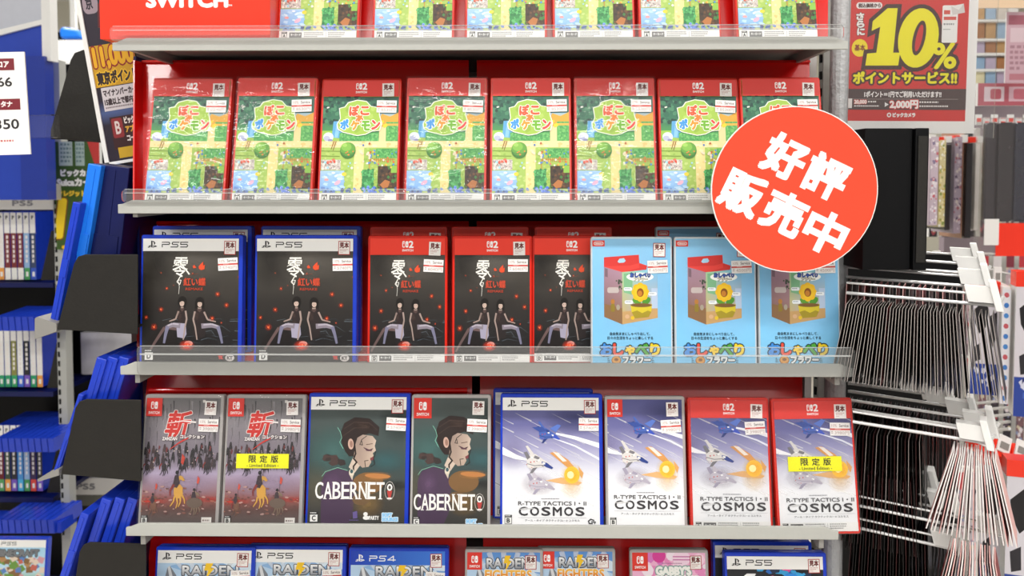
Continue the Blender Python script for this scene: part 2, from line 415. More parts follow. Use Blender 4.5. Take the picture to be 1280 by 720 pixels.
# ---- cover artwork; drawing coordinates in fit() follow a close look at one cover
def cover_map():
    A = Art(99, 163).fit(813, 78, 1192, 657)
    A.rect(813, 78, 1192, 657, '#a3c35c')
    A.vgrad(813, 158, 1192, 330, [(0, '#2c5a4c'), (0.6, '#357558'), (1, '#4f9a56')])
    A.scatter(150, 813, 160, 1130, 300, ['#214a40', '#2f6a52', '#3d7f5c', '#1d4038', '#4c8c68'], 7, 15, 3)
    A.vgrad(1095, 235, 1192, 300, [(0, '#8fc3dd'), (0.5, '#e0b64c'), (1, '#d89a35')])
    A.poly([(1090, 275), (1110, 238), (1150, 252), (1192, 232), (1192, 280)], '#dfa83a')
    A.rect(813, 320, 880, 372, '#9ccb50'); A.poly([(868, 275), (925, 272), (905, 355), (862, 352)], '#5fa9dc'); A.poly([(885, 275), (905, 275), (892, 352), (875, 352)], '#8cc8ee')
    A.rect(900, 330, 1100, 374, '#55a85c'); A.scatter(150, 904, 333, 1098, 372, ['#66bb68', '#479a54', '#7cc774'], 3, 6, 4)
    A.rect(1098, 300, 1134, 376, '#ecd9a0'); A.rect(1132, 278, 1192, 372, '#5fb05c'); A.scatter(70, 1134, 280, 1192, 370, ['#78c26c', '#4a9c54'], 3, 6, 5)
    A.rect(1095, 286, 1192, 296, '#f0b64e'); A.scatter(7, 1100, 275, 1140, 300, ['#f4d433'], 6, 9, 6)
    A.ell(845, 350, 26, 22, '#e6eaf0'); A.ell(838, 356, 16, 12, '#b9bfdc'); A.ell(855, 366, 12, 7, '#8f93c0')
    A.rect(813, 370, 1192, 404, '#efdda4'); A.scatter(26, 815, 374, 1190, 402, ['#e6cb86', '#f4e7bb'], 3, 8, 7, 1.8)
    A.rect(813, 400, 985, 657, '#a9c862'); A.rect(1025, 400, 1192, 657, '#a6c45c')
    A.scatter(120, 813, 402, 1192, 610, ['#b8d070', '#94b850', '#c2d684'], 3, 9, 8, 1.6)
    A.rect(978, 398, 1026, 657, '#f0dd9a'); A.scatter(26, 982, 410, 1022, 640, ['#e5cb80', '#f6e9b8'], 3, 7, 9)
    A.rect(1085, 405, 1192, 450, '#58ab5a'); A.scatter(90, 1087, 408, 1190, 448, ['#72be6b', '#46974f'], 3, 6, 10)
    A.line([(875, 370), (862, 408)], 4, '#8a6034'); A.line([(885, 372), (872, 412)], 4, '#8a6034')
    for yy in (416, 440): A.line([(815, yy), (905, yy + 2)], 4, '#7a9a3a')
    A.rect(815, 458, 912, 506, '#cfc6c0'); A.scatter(110, 815, 460, 910, 504, ['#efe9e4', '#a89c98', '#8a7f7c'], 2, 4, 11, sides=4); A.scatter(12, 845, 456, 885, 474, ['#d9503f', '#e9745c'], 3, 7, 12)
    A.line([(1055, 460), (1180, 456)], 4, '#c98a3c'); A.line([(1055, 460), (1055, 510)], 4, '#c98a3c')
    for i in range(12): A.line([(1060 + i * 10, 450), (1060 + i * 10, 468)], 3, '#b9742e')
    A.vgrad(813, 510, 932, 604, [(0, '#a8cdf2'), (1, '#84b4e8')]); A.scatter(26, 815, 515, 928, 600, ['#bcdcf8', '#96c2ef', '#d6ecfb'], 3, 10, 13, 2.2)
    A.ell(900, 566, 17, 9, '#f0b8ce', rot=-0.5); A.ell(845, 552, 11, 6, '#e8a6a6'); A.ell(931, 526, 12, 9, '#efd64a'); A.ell(878, 520, 9, 5, '#e6f0fa')
    A.rect(1020, 505, 1078, 604, '#4aa45c'); A.scatter(80, 1020, 503, 1076, 602, ['#62bb70', '#3a8d4e', '#2f7c46'], 4, 9, 14)
    A.rect(1098, 488, 1192, 592, '#43301f'); A.scatter(40, 1100, 490, 1190, 590, ['#2a2018', '#6b4626', '#553a20', '#3f7d3a'], 5, 12, 15, sides=4)
    A.poly([(1110, 575), (1135, 552), (1160, 560), (1150, 588), (1125, 592)], '#b9743c'); A.rect(1163, 486, 1192, 520, '#8cc04a')
    A.scatter(50, 813, 590, 1192, 622, ['#3f5f9c', '#527ac0', '#35487c', '#6f93d2'], 5, 10, 16); A.scatter(16, 1030, 585, 1090, 612, ['#4f78dc', '#7ea0f0'], 5, 9, 17)
    A.scatter(28, 1030, 415, 1190, 500, ['#e8703c', '#f2c24a', '#f7f3e4', '#4f8fd4'], 3, 6, 18); A.scatter(14, 1000, 380, 1080, 470, ['#b8683c', '#e9dcc0', '#3f7ac4'], 4, 8, 19)
    A.scatter(10, 815, 470, 985, 510, ['#a8dbe8', '#f3f0e0'], 4, 8, 20)
    A.ell(946, 416, 39, 37, '#3d7a34'); A.ell(946, 408, 38, 32, '#64a23f'); A.ell(938, 398, 26, 20, '#85bd4c'); A.ell(930, 390, 12, 8, '#a3d062'); A.scatter(5, 930, 408, 975, 435, ['#e6803c'], 4, 5, 21)
    A.line([(915, 425), (930, 432), (946, 427), (962, 433), (978, 424)], 3, '#3f7a38')
    # the lettered badge
    badge = [(890, 290), (905, 262), (898, 215), (925, 208), (940, 188), (985, 176), (1030, 182), (1052, 205), (1092, 212), (1096, 248), (1108, 285), (1098, 318), (1060, 322), (1030, 336), (990, 342), (955, 334), (920, 326), (895, 312)]
    cx, cy = 998, 260
    A.poly([(cx + (x - cx) * 1.045, cy + (y - cy) * 1.05) for x, y in badge], '#f6f8ec'); A.poly(badge, '#a6c850')
    A.scatter(14, 925, 200, 1070, 320, ['#b6d264', '#98ba44'], 12, 22, 22)
    A.text('ぽ', 948, 202, 992, 248, '#dd5a34', 3.2, ('#f7f3e6', 3)); A.text('こ', 1004, 206, 1044, 244, '#dd5a34', 3.2, ('#f7f3e6', 3))
    A.text('あ', 980, 246, 1016, 282, '#e77f2c', 2.6, ('#f7f3e6', 2.6))
    for ch, x, y, c, r in (('ポ', 905, 270, '#3d9ae0', -0.1), ('ケ', 958, 274, '#ef9a2e', 0.0), ('モ', 1012, 276, '#74b52e', 0.0), ('ン', 1062, 272, '#e0493a', 0.0)):
        A.text(ch, x, y, x + 38, y + 42, c, 3.4, ('#f9f7ee', 3.2), 0, r)
    A.scatter(2, 836, 205, 848, 220, ['#eef2e6'], 4, 6, 30)
    s2_header(A, 22.2, '#df342c'); s2_strip(A, 'A')
    return A

def embers(A, pts):
    for x, y, r in pts:
        A.glow(x, y, r * 2.0, '#e0401c', 0.6); A.poly([(x - r * 0.8, y - r * 0.7), (x, y - r * 0.1), (x + r * 0.5, y - r), (x + r * 0.4, y + r * 0.6), (x - r * 0.3, y + r * 0.4)], '#f07a4a')
def seated(A, x, y, k, skirt, flip=1, s=1.0):
    """a plain seated person seen from the front: dark hair, dark top, pale legs to one side"""
    q = lambda pts: [(x + flip * a * k * s, y + b * k) for a, b in pts]
    A.poly(q([(-20, 128), (-27, 80), (-22, 48), (-10, 40), (12, 40), (25, 50), (27, 84), (22, 132)]), '#2c2222')
    A.poly(q([(-26, 132), (-20, 116), (20, 114), (34, 130), (28, 178), (-16, 184), (-30, 165)]), skirt)
    A.taper(q([(10, 126), (58, 122), (94, 132)]), 24 * k, 17 * k, '#8d8490'); A.taper(q([(90, 128), (102, 165), (112, 206)]), 18 * k, 10 * k, '#7d7c96'); A.taper(q([(20, 120), (60, 117), (90, 126)]), 7 * k, 6 * k, '#b9b2bf')
    A.taper(q([(-22, 58), (-30, 95), (-20, 130), (-10, 190)]), 9 * k, 6 * k, '#a8948c'); A.taper(q([(22, 60), (40, 96), (80, 106)]), 9 * k, 5 * k, '#a8938b')
    A.poly(q([(-8, 48), (8, 48), (9, 32), (-9, 32)]), '#a8948a'); A.poly(q([(-12, 52), (0, 62), (12, 52), (10, 46), (-10, 46)]), '#54413e')
    A.ell(x, y + 16 * k, 21 * k, 25 * k, '#17120f'); A.poly(q([(-22, 14), (-21, 44), (-12, 42), (-11, 12)]), '#17120f'); A.poly(q([(11, 12), (12, 42), (20, 44), (22, 14)]), '#17120f')
    A.ell(x + flip * 1 * k, y + 24 * k, 11 * k, 14 * k, '#cbb3a6'); A.poly(q([(-15, 20), (-14, 2), (14, 2), (15, 20), (6, 15), (-6, 15)]), '#17120f')
    for d in (-4.5, 5): A.ell(x + flip * d * k, y + 23 * k, 2.2 * k, 1.4 * k, '#3a2a28', 6)
    A.line(q([(-2, 32), (4, 32)]), 1.4 * k, '#9a6a66'); A.glow(x - 12 * k, y + 80 * k, 16 * k, '#5a4844', 0.6, 30 * k)
def cover_night(A, fx0, fx1, fy0, fy1, ps):
    A.fit(fx0, fy0, fx1, fy1)
    A.vgrad(0, 88, 700, 660, [(0, '#3d3a36'), (0.2, '#46423c'), (0.5, '#2d2926'), (0.8, '#1d1b1c'), (1, '#2a2829')])
    A.glow(300, 180, 190, '#77716a', 0.5, 120); A.glow(130, 200, 120, '#1f1c1a', 0.5); A.glow(480, 330, 90, '#5d564e', 0.3)
    rnd = random.Random(4)
    for i in range(46):
        x, y = rnd.uniform(40, 540), rnd.uniform(440, 640); c = lin(rnd.choice(['#59636b', '#6d7a86', '#3e464c', '#8894a0'])); c = (c[0], c[1], c[2], 0.55)
        A.taper([(x, y), (x + rnd.uniform(20, 60), y + rnd.uniform(-10, 10)), (x + rnd.uniform(60, 100), y + rnd.uniform(-4, 18))], rnd.uniform(1, 3), 0.5, c)
    A.poly([(62, 600), (130, 500), (215, 505), (240, 590), (120, 640)], '#1c1716'); A.taper([(250, 500), (170, 492), (125, 560), (100, 600)], 16, 10, '#6a5554')
    seated(A, 252, 358, 1.0, '#a9a4ba', -1, 0.75); seated(A, 335, 362, 0.98, '#2a2222', 1)
    A.ell(285, 565, 20, 12, '#d8b4aa'); A.glow(277, 574, 40, '#ff4a2a', 0.9, 26); A.scatter(6, 260, 565, 300, 580, ['#ff8a5a', '#ffb08a'], 2, 4, 3)
    embers(A, [(120, 490, 9), (152, 410, 7), (82, 446, 6), (178, 314, 5), (396, 450, 7), (463, 390, 7), (420, 340, 7), (300, 245, 3), (150, 243, 2.5), (518, 262, 3), (210, 300, 2), (440, 470, 3)])
    A.text('零', 206, 172, 276, 262, '#f4f1ea', 0.9, None, 0.12); A.taper([(243, 258), (226, 284), (240, 296), (246, 276), (232, 276), (238, 306), (235, 340)], 4.5, 1.5, '#f4f1ea')
    A.taper([(206, 214), (236, 190), (285, 250)], 2, 7, '#f4f1ea')
    A.text('紅い蝶', 258, 266, 362, 302, '#cc4a30', 0.9); A.text('REMAKE', 268, 311, 350, 322, '#b8432c', 0.3)
    A.poly([(328, 214), (340, 200), (350, 192), (350, 210), (358, 205), (356, 226), (340, 230), (330, 224)], '#e2502c'); A.poly([(300, 212), (308, 206), (318, 220), (303, 222)], '#d9502e')
    A.line([(292, 252), (326, 246)], 1.4, '#8a4a38')
    if ps:
        ps_header(A, '5'); rating(A, 4, 3, 'D', 12)
        A.text('TK', 102, 9, 108, 5, '#d3413a', 0.4); A.ell(117, 6.5, 6, 4.4, '#d7d2d0'); A.text('KT', 113.5, 8.6, 120.5, 4.6, '#5a5656', 0.4)
    else: s2_header(A, 22, '#f23c28'); s2_strip(A, 'D', 11)
    return A

def cover_flower():
    A = Art(101, 165).fit(44, 72, 424, 660)
    A.vgrad(44, 72, 424, 660, [(0, '#8fcdf3'), (0.5, '#7cc6f2'), (1, '#8ad0f6')])
    A.glow(240, 300, 260, '#b9e2fa', 0.5, 300)
    A.rect(44, 80, 104, 108, '#e2382e'); A.rr(51, 86, 98, 102, 8, '#f6eeec'); A.rr(54, 89, 95, 99, 5, '#e2382e'); A.text('Nintendo', 59, 91, 90, 97, '#f6eeec', 0.4)
    # the pictured carton
    A.poly([(100, 158), (270, 146), (272, 184), (310, 196), (306, 214), (188, 228), (100, 206)], '#d63a36'); A.poly([(100, 206), (188, 228), (272, 206), (272, 184), (230, 196), (100, 200)], '#e8463f')
    A.poly([(166, 178), (176, 164), (198, 162), (206, 174), (198, 182), (174, 184)], '#a9d6f2')
    A.poly([(100, 202), (188, 226), (188, 466), (100, 432)], ['#a8869a', '#b08ea0', '#8a6650', '#7d5b46']); A.poly([(100, 372), (188, 392), (188, 466), (100, 432)], '#8d6a48')
    A.poly([(188, 226), (360, 212), (360, 436), (188, 466)], ['#a8cf9e', '#7cc3ee', '#c9a678', '#caa46e']); A.poly([(188, 408), (360, 392), (360, 436), (188, 466)], '#c7a06a')
    A.poly([(196, 232), (240, 230), (236, 330), (196, 320)], '#7fb88c'); A.rect(330, 300, 360, 392, '#b8cbe4'); A.poly([(104, 208), (118, 212), (118, 250), (104, 246)], '#7d6470')
    A.scatter(9, 160, 248, 186, 305, ['#4e5a48', '#3d4a3c'], 4, 7, 2); A.rr(116, 296, 172, 322, 9, '#c3b7b4'); A.ell(142, 362, 10, 12, '#b3793a'); A.rr(133, 372, 152, 408, 5, '#8f7a2c'); A.ell(168, 388, 9, 13, '#a89e8e')
    A.ell(275, 248, 66, 20, '#f4f7f4'); A.text('おしゃべり', 228, 230, 324, 250, '#3f62c0', 0.8, ('#20242c', 2)); A.text('フラワー', 246, 252, 312, 266, '#f0ead2', 0.6, ('#20242c', 1.6))
    A.line([(275, 352), (275, 378)], 9, '#6fa336'); A.ell(256, 360, 20, 12, '#5d9c34', rot=0.5); A.ell(305, 358, 23, 15, '#4f9432', rot=-0.6)
    for k in range(8):      # a plain open bloom
        a = 2 * math.pi * k / 8; A.ell(276 + 26 * math.cos(a), 318 + 27 * math.sin(a), 17, 17, '#f2bf24')
    A.ell(276, 318, 30, 32, '#f4c62c'); A.ell(276, 320, 17, 20, '#8f5418'); A.ell(274, 324, 11, 13, '#c9822c')
    A.poly([(228, 378), (332, 372), (330, 404), (316, 432), (250, 438), (234, 412)], '#d8c432'); A.ell(280, 378, 52, 9, '#7d5b2e'); A.poly([(234, 410), (260, 402), (285, 414), (312, 402), (328, 408), (316, 432), (250, 438)], '#a7942a')
    A.ell(212, 430, 11, 10, '#d8b088', 12); A.ell(238, 436, 9, 9, '#e4c02e', 12)
    for x, y in ((216, 304), (335, 326), (220, 364)): A.rr(x - 20, y - 8, x + 20, y + 8, 6, '#eef3f6'); A.lines(x - 15, y - 4, x + 15, y + 4, 1, '#8c98a4')
    A.text('自由気ままにしゃべり出して、', 128, 502, 322, 516, '#27424f', 0.4); A.text('日々の生活をちょっと楽しくする', 116, 521, 336, 535, '#27424f', 0.4)
    for ch, x, x1, c in (('お', 84, 138, '#3f8fe0'), ('し', 146, 190, '#e8503c'), ('ゃ', 204, 246, '#f2cc2a'), ('べ', 252, 312, '#4ea63a'), ('り', 324, 366, '#f4d22c')):
        A.text(ch, x, 556 if ch != 'ゃ' else 566, x1, 606, c, 3.6, ('#22303a', 5))
    A.ell(158, 630, 24, 20, '#a86e34'); A.ell(158, 628, 20, 16, '#e2a04a'); A.ell(158, 627, 10, 7, '#8f5a28')
    A.text('フラワー', 190, 614, 322, 644, '#eef2f2', 2.6, ('#3b4b54', 4))
    A.lines(116, 640, 128, 616, 3, '#44606e'); A.lines(330, 640, 340, 616, 3, '#44606e')
    return A

def horseman(A, x, y, k, body, flag):
    q = lambda pts: [(x + a * k, y + b * k) for a, b in pts]
    A.poly(q([(-10, 20), (0, 2), (18, 0), (30, 14), (32, 40), (22, 60), (4, 62), (-8, 46)]), body)
    A.taper(q([(2, 8), (8, -22), (20, -34)]), 20 * k, 12 * k, body); A.poly(q([(14, -40), (28, -34), (38, -18), (30, -14), (16, -24)]), body)
    for a, b, c, d in ((-4, 52, -22, 96), (6, 58, 4, 104), (22, 56, 14, 98), (28, 46, 42, 84)): A.taper(q([(a, b), ((a + c) / 2 + 5, (b + d) / 2), (c, d)]), 9 * k, 4 * k, body)
    A.poly(q([(-16, 8), (-8, -38), (8, -44), (16, -6), (4, 16)]), '#3c2c34'); A.ell(x + 2 * k, y - 52 * k, 8 * k, 9 * k, '#231c22'); A.taper(q([(-10, 0), (-26, 28), (-24, 50)]), 12 * k, 6 * k, '#8a3430')
    A.line(q([(16, -40), (20, -130)]), 2.4 * k, '#4c3c40'); A.poly(q([(16, -95), (20, -135), (34, -118), (26, -84)]), flag)
def cover_battle():
    A = Art(98, 162).fit(62, 88, 395, 648)
    A.vgrad(62, 88, 395, 648, [(0, '#716f70'), (0.22, '#8c868c'), (0.5, '#887d8c'), (0.6, '#b8a9c4'), (0.7, '#a3828e'), (0.8, '#94524c'), (0.88, '#64443f'), (1, '#6a6462')])  # print gradient lightened to include the haze of the wrap film
    rnd = random.Random(3)
    for i in range(60):
        x, y = rnd.uniform(60, 395), rnd.uniform(95, 260); c = lin(rnd.choice(['#545254', '#a09c9c', '#b0abb0', '#464448'])); A.taper([(x, y), (x + 2, y + 30), (x - 1, y + rnd.uniform(40, 80))], rnd.uniform(2, 7), 1, (c[0], c[1], c[2], 0.7))
    A.glow(240, 470, 200, '#b9a8c6', 0.6, 60); A.glow(90, 545, 100, '#e8402a', 0.7, 18); A.glow(370, 535, 90, '#d8382a', 0.6, 16)
    for i in range(46):
        x, y = rnd.uniform(64, 392), rnd.uniform(300, 400); c = rnd.choice(['#2c272b', '#3d343a', '#4c3a3c', '#221e22'])
        A.poly([(x - 7, y), (x - 2, y - 26), (x + 4, y - 26), (x + 9, y), (x + 7, y + 26), (x + 3, y + 8), (x - 3, y + 8), (x - 7, y + 26)], c)
    A.scatter(40, 64, 300, 392, 400, ['#b8aab6', '#cdb9b2', '#8a7480'], 2, 4, 5)
    for x, y, k in ((74, 380, 0.5), (150, 378, 0.55), (345, 372, 0.55), (120, 352, 0.4), (310, 350, 0.42)): horseman(A, x, y, k, '#2e262a', '#7a3436')
    A.scatter(70, 62, 480, 395, 600, ['#8a5a50', '#6b433f', '#a86a58', '#c09a92'], 2, 5, 6, 2.2)
    horseman(A, 112, 545, 0.6, '#7a5240', '#d8503c'); horseman(A, 295, 530, 0.72, '#8a7460', '#d8503c'); horseman(A, 215, 470, 1.0, '#d9a648', '#c8402e')
    A.ell(300, 550, 36, 22, '#6e5c50')
    A.text('斬', 160, 146, 262, 262, '#cf3028', 3.2, ('#efe6e2', 3.2), 0.2); A.taper([(262, 262), (216, 288), (176, 318)], 9, 2, '#d8362c'); A.taper([(165, 200), (230, 190), (290, 196)], 3, 8, '#f0eae8')
    A.text('コレクション', 222, 252, 330, 268, '#efe9e8', 1.2, ('#4a3c40', 2)); A.text('ZANZAN', 142, 262, 208, 276, '#efe9e8', 1.0, ('#4a3c40', 1.6))
    A.rect(316, 96, 328, 108, '#dedad6'); A.rect(335, 612, 380, 644, '#eeeae6'); A.lines(340, 622, 376, 634, 1, '#8a7c78')
    s1_tag(A, 21); rating(A, 1.5, 2.5, 'B', 8.4)
    return A

def portrait(A):
    A.vgrad(0, 80, 600, 700, [(0, '#4c5453'), (0.25, '#45504f'), (0.5, '#3c4c4c'), (0.75, '#45433f'), (1, '#393a39')])
    A.glow(170, 330, 150, '#557f7c', 0.6, 130); A.glow(410, 370, 110, '#487a80', 0.5, 60); A.glow(330, 140, 180, '#5a605e', 0.4, 50); A.glow(440, 480, 130, '#2e302f', 0.6, 30); A.glow(90, 480, 110, '#7a735a', 0.35); A.glow(450, 580, 120, '#57534a', 0.5); A.glow(470, 200, 100, '#2c3433', 0.6)
    A.poly([(118, 470), (135, 425), (190, 405), (240, 418), (275, 470), (262, 610), (240, 655), (120, 655)], '#4b3a50'); A.glow(170, 480, 60, '#6d5474', 0.8, 80)
    A.poly([(240, 400), (262, 350), (300, 380), (268, 425)], '#cbb9aa')
    A.ell(330, 470, 70, 48, '#7c5c3a'); A.glow(372, 440, 70, '#c58a50', 1.0, 22, 0.0); A.ell(372, 438, 58, 11, '#b87c48', rot=0.05); A.glow(330, 560, 80, '#8a7048', 0.8, 70); A.ell(300, 540, 40, 26, '#6e563c')
    A.poly([(206, 296), (198, 250), (214, 205), (262, 178), (330, 184), (376, 222), (372, 262), (330, 250), (296, 262), (278, 300), (270, 330), (268, 352), (240, 352), (222, 330)], '#2e2422')
    A.glow(300, 215, 60, '#4a3a34', 0.8, 30, 0.2); A.line([(214, 230), (262, 200), (330, 204), (366, 236)], 3, '#463733'); A.line([(210, 262), (262, 226), (320, 226)], 3, '#453631')
    A.poly([(276, 270), (300, 256), (345, 262), (362, 282), (356, 306), (362, 326), (348, 338), (352, 350), (338, 362), (342, 378), (330, 398), (302, 402), (278, 382), (262, 350), (268, 300)], ['#9a867c', '#a89488', '#b8a496', '#c9b6a8', '#cbb8aa', '#c9b6a6', '#c2ae9e', '#c0ac9c', '#c0ac9c', '#b5a192', '#bfa898', '#b09a8c', '#a89284', '#a89284', '#b09a8e'])
    A.ell(247, 298, 13, 24, '#c7a596', rot=-0.1); A.ell(249, 298, 7, 15, '#9a7668', rot=-0.1)
    A.line([(318, 262), (296, 278), (288, 300), (300, 302), (296, 284)], 3, '#1f1716'); A.line([(264, 300), (270, 340), (262, 362), (276, 378), (262, 396), (262, 420)], 7, '#2a201e'); A.line([(362, 330), (352, 362), (358, 386), (340, 398)], 4, '#2a201e')
    A.poly([(308, 312), (332, 322), (348, 316), (342, 330), (318, 328)], '#6e4c58'); A.line([(306, 314), (328, 326), (348, 318)], 2.4, '#2c1c20'); A.line([(318, 300), (345, 296)], 3, '#5a443e'); A.poly([(336, 360), (352, 352), (350, 368), (338, 370)], '#7c3f44'); A.line([(312, 372), (316, 398)], 3, '#1f1716'); A.line([(312, 372), (328, 370)], 3, '#1f1716')
    A.ell(254, 424, 12, 17, '#d8cdbd'); A.ell(254, 418, 7, 9, '#3d5a60'); A.poly([(246, 436), (262, 436), (258, 458)], '#cfc2b2')
    A.line([(185, 225), (198, 245), (205, 270), (196, 290), (212, 318)], 2.4, '#7fb7a4'); A.line([(120, 440), (135, 420), (190, 402), (235, 414)], 2.4, '#7fb09c')
    A.scatter(8, 120, 350, 210, 385, ['#38302f', '#4a3a38'], 8, 16, 4, 1.6)
def cabernet_word(A, x0, y0, x1, y1):
    n = 8; wd = (x1 - x0) / (n + 1.05)
    for i, ch in enumerate('CABERNET'):
        A.text(ch, x0 + i * wd + wd * 0.06, y0, x0 + (i + 1) * wd - wd * 0.06, y1, '#f1eeea', 1.0)
        xa, xb = x0 + i * wd, x0 + (i + 1) * wd
        for yy in (y0, y1):
            if ch in 'ABERNT' and not (ch in 'AT' and yy == y0): A.line([(xa + (wd * 0.3 if ch == 'T' else 0), yy), (xa + (wd * 0.7 if ch == 'T' else wd * 0.34), yy)], 3.4, '#f1eeea')
            if ch in 'ANR' and yy == (y0 if ch == 'N' else y1): A.line([(xb - wd * 0.32, yy), (xb, yy)], 3.4, '#f1eeea')
    cx = x1 - wd * 0.5
    A.line([(cx + 22 * math.cos(t * 0.524), (y0 + y1) / 2 + (y1 - y0) * 0.56 * math.sin(t * 0.524)) for t in range(12)], 2, '#c8c4be', True)
    A.ell(cx, y0 + (y1 - y0) * 0.3, 12, 15, '#f1eeea'); A.ell(cx, y0 + (y1 - y0) * 0.3, 6, 8, '#55504e'); A.poly([(cx - 12, (y0 + y1) / 2), (cx + 12, (y0 + y1) / 2), (cx + 5, y1 - 4), (cx - 5, y1 - 4)], '#b8433f'); A.rect(cx - 10, y1 - 6, cx + 10, y1, '#f1eeea')
def soft_mark(A, x0, y0, x1, y1):
    h = (y1 - y0) / 2
    A.text('SOFT', x0 + 3, y0, x0 + (x1 - x0) * 0.62, y0 + h * 0.86, '#8fc9f2', 1.8, ('#eaf5fc', 2)); A.text('SOURCE', x0 + 3, y0 + h * 1.1, x1 - 3, y1, '#8fc9f2', 1.8, ('#eaf5fc', 2))
def cover_portrait_ps():
    A = Art(127, 163).fit(60, 88, 497, 650); portrait(A); cabernet_word(A, 90, 466, 448, 538); soft_mark(A, 394, 600, 470, 634)
    A.poly([(264, 596), (284, 590), (286, 622), (266, 624)], '#6a5c94'); A.lines(250, 628, 298, 636, 1, '#6a5c94'); A.ell(322, 604, 10, 9, '#f0efec', 10); A.ell(326, 620, 16, 9, '#f0efec', 10); A.text('PARTY', 338, 612, 382, 628, '#f0efec', 0.8)
    ps_header(A, '5'); rating(A, 3, 3, 'C', 11); return A
def cover_portrait_s1():
    A = Art(98, 162).fit(95, 100, 440, 660); portrait(A); cabernet_word(A, 100, 526, 422, 594); soft_mark(A, 340, 634, 420, 668)
    s1_tag(A, 23.5); rating(A, 1.5, 0.5, 'C', 8.4); return A

def ship(A, x, y, k, body, dark, tip):
    q = lambda pts: [(x + a * k, y + b * k) for a, b in pts]
    A.poly(q([(-48, -14), (-38, -30), (-8, -34), (24, -14), (50, 2), (62, 12), (44, 20), (10, 20), (-18, 30), (-44, 20)]), body)
    A.poly(q([(20, -4), (44, 2), (72, 22), (66, 28), (40, 20), (22, 10)]), tip); A.poly(q([(-30, -30), (-52, -66), (-42, -68), (-14, -34)]), body); A.poly(q([(-20, 24), (-34, 46), (-20, 44), (2, 20)]), dark)
    A.poly(q([(-60, -40), (-46, -44), (-30, -20), (-44, -10)]), dark); A.poly(q([(-10, -28), (12, -20), (6, -10), (-16, -18)]), dark)
    A.scatter(10, x - 40 * k, y - 20 * k, x + 30 * k, y + 18 * k, [dark, body, '#f4f4f4'], 2 * k, 6 * k, 2, 1.6, 4); A.line(q([(-44, 6), (-12, 14), (24, 12)]), 3 * k, dark)
    A.scatter(4, x - 50 * k, y - 4 * k, x + 16 * k, y + 22 * k, ['#c2463c'], 2 * k, 4 * k, 7)
def cosmos(A, x0, y0, x1, y1, dy, txt):
    A.fit(x0, y0, x1, y1)
    A.vgrad(0, y0, 600, y1, [(0, '#54558c'), (0.22, '#6a6a9e'), (0.4, '#a6a4c8'), (0.58, '#dedfea'), (0.7, '#f0f1f5'), (1, '#f4f5f7')])
    A.glow(330, 150 + dy, 120, '#3f4272', 0.6, 60); A.glow(110, 260 + dy, 70, '#8c84b4', 0.5, 60)
    rnd = random.Random(8)
    for i in range(34):
        x, y = rnd.uniform(40, 380), rnd.uniform(y0 + 45, 390 + dy); l = rnd.uniform(30, 130); c = (1, 1, 1, rnd.uniform(0.25, 0.7))
        A.taper([(x, y), (x + l * 0.5, y + l * 0.24), (x + l, y + l * 0.46)], 0.6, rnd.uniform(1.5, 5), c)
    A.taper([(262, 200 + dy), (330, 214 + dy), (420, 240 + dy)], 6, 16, '#f2f3fa'); A.taper([(250, 214 + dy), (330, 240 + dy), (420, 285 + dy)], 3, 8, '#e8eaf6'); A.taper([(60, 250 + dy), (120, 275 + dy), (165, 285 + dy)], 26, 4, '#f6f6fa')
    A.glow(200, 362 + dy, 70, '#c4bcc6', 0.8, 40); ship(A, 205, 360 + dy, 0.75, '#c3bdc9', '#a29cb0', '#b3adbc')
    q = lambda pts: [(x, y + dy) for x, y in pts]
    A.glow(316, 365 + dy, 46, '#f6d9b0', 0.7); A.poly(q([(240, 262), (262, 258), (305, 284), (335, 318), (322, 322), (290, 300)]), '#d89a5c'); A.poly(q([(250, 258), (270, 262), (300, 288), (286, 290)]), '#ece4dc')
    A.poly(q([(225, 350), (280, 340), (330, 348), (352, 356), (340, 364), (280, 360)]), '#e2b27c'); A.poly(q([(340, 304), (358, 326), (352, 344), (344, 330)]), '#dca46a')
    A.ell(317, 332 + dy, 27, 27, '#f3a51c', 24, '#fbd04a'); A.glow(317, 332 + dy, 42, '#ffd24a', 0.6); A.ell(312, 332 + dy, 12, 12, '#fff3b0', 12)
    ship(A, 232, 203 + dy, 0.62, '#4a66b4', '#2c3c7c', '#3d56c0'); A.poly(q([(178, 180), (214, 178), (232, 192), (206, 196)]), '#38509c'); A.poly(q([(240, 184), (268, 170), (280, 174), (262, 196)]), '#5a78c8')
    ship(A, 196, 292 + dy, 0.78, '#dcd8d6', '#7c7a80', '#33468c')
    def T(a, b, c, d): return (x0 + (x1 - x0) * a, b, x0 + (x1 - x0) * c, d)
    ax, bx, ty = txt
    wd = bx - ax
    A.lines(ax + wd * 0.34, ty - 26, ax + wd * 0.66, ty - 21, 1, '#8a8a92')
    A.text('R-TYPE TACTICS I・II', ax, ty - 16, bx, ty - 4, '#4a484c', 0.35)
    for i, ch in enumerate('COSMOS'):
        A.text(ch, ax + wd * (i / 6 + 0.012), ty + 2, ax + wd * ((i + 1) / 6 - 0.03), ty + 28, '#3d3b3f', 1.1)
    A.poly([(ax, ty + 9), (ax + 30, ty + 3), (ax + 60, ty + 6), (ax + 20, ty + 12)], (0.85, 0.85, 0.86, 0.6))
    A.rect(ax, ty + 34, bx, ty + 35, '#c4c4c8'); A.text('アール・タイプ タクティクスI・II コスモス', ax + wd * 0.1, ty + 40, bx - wd * 0.1, ty + 47, '#77777c', 0.1)
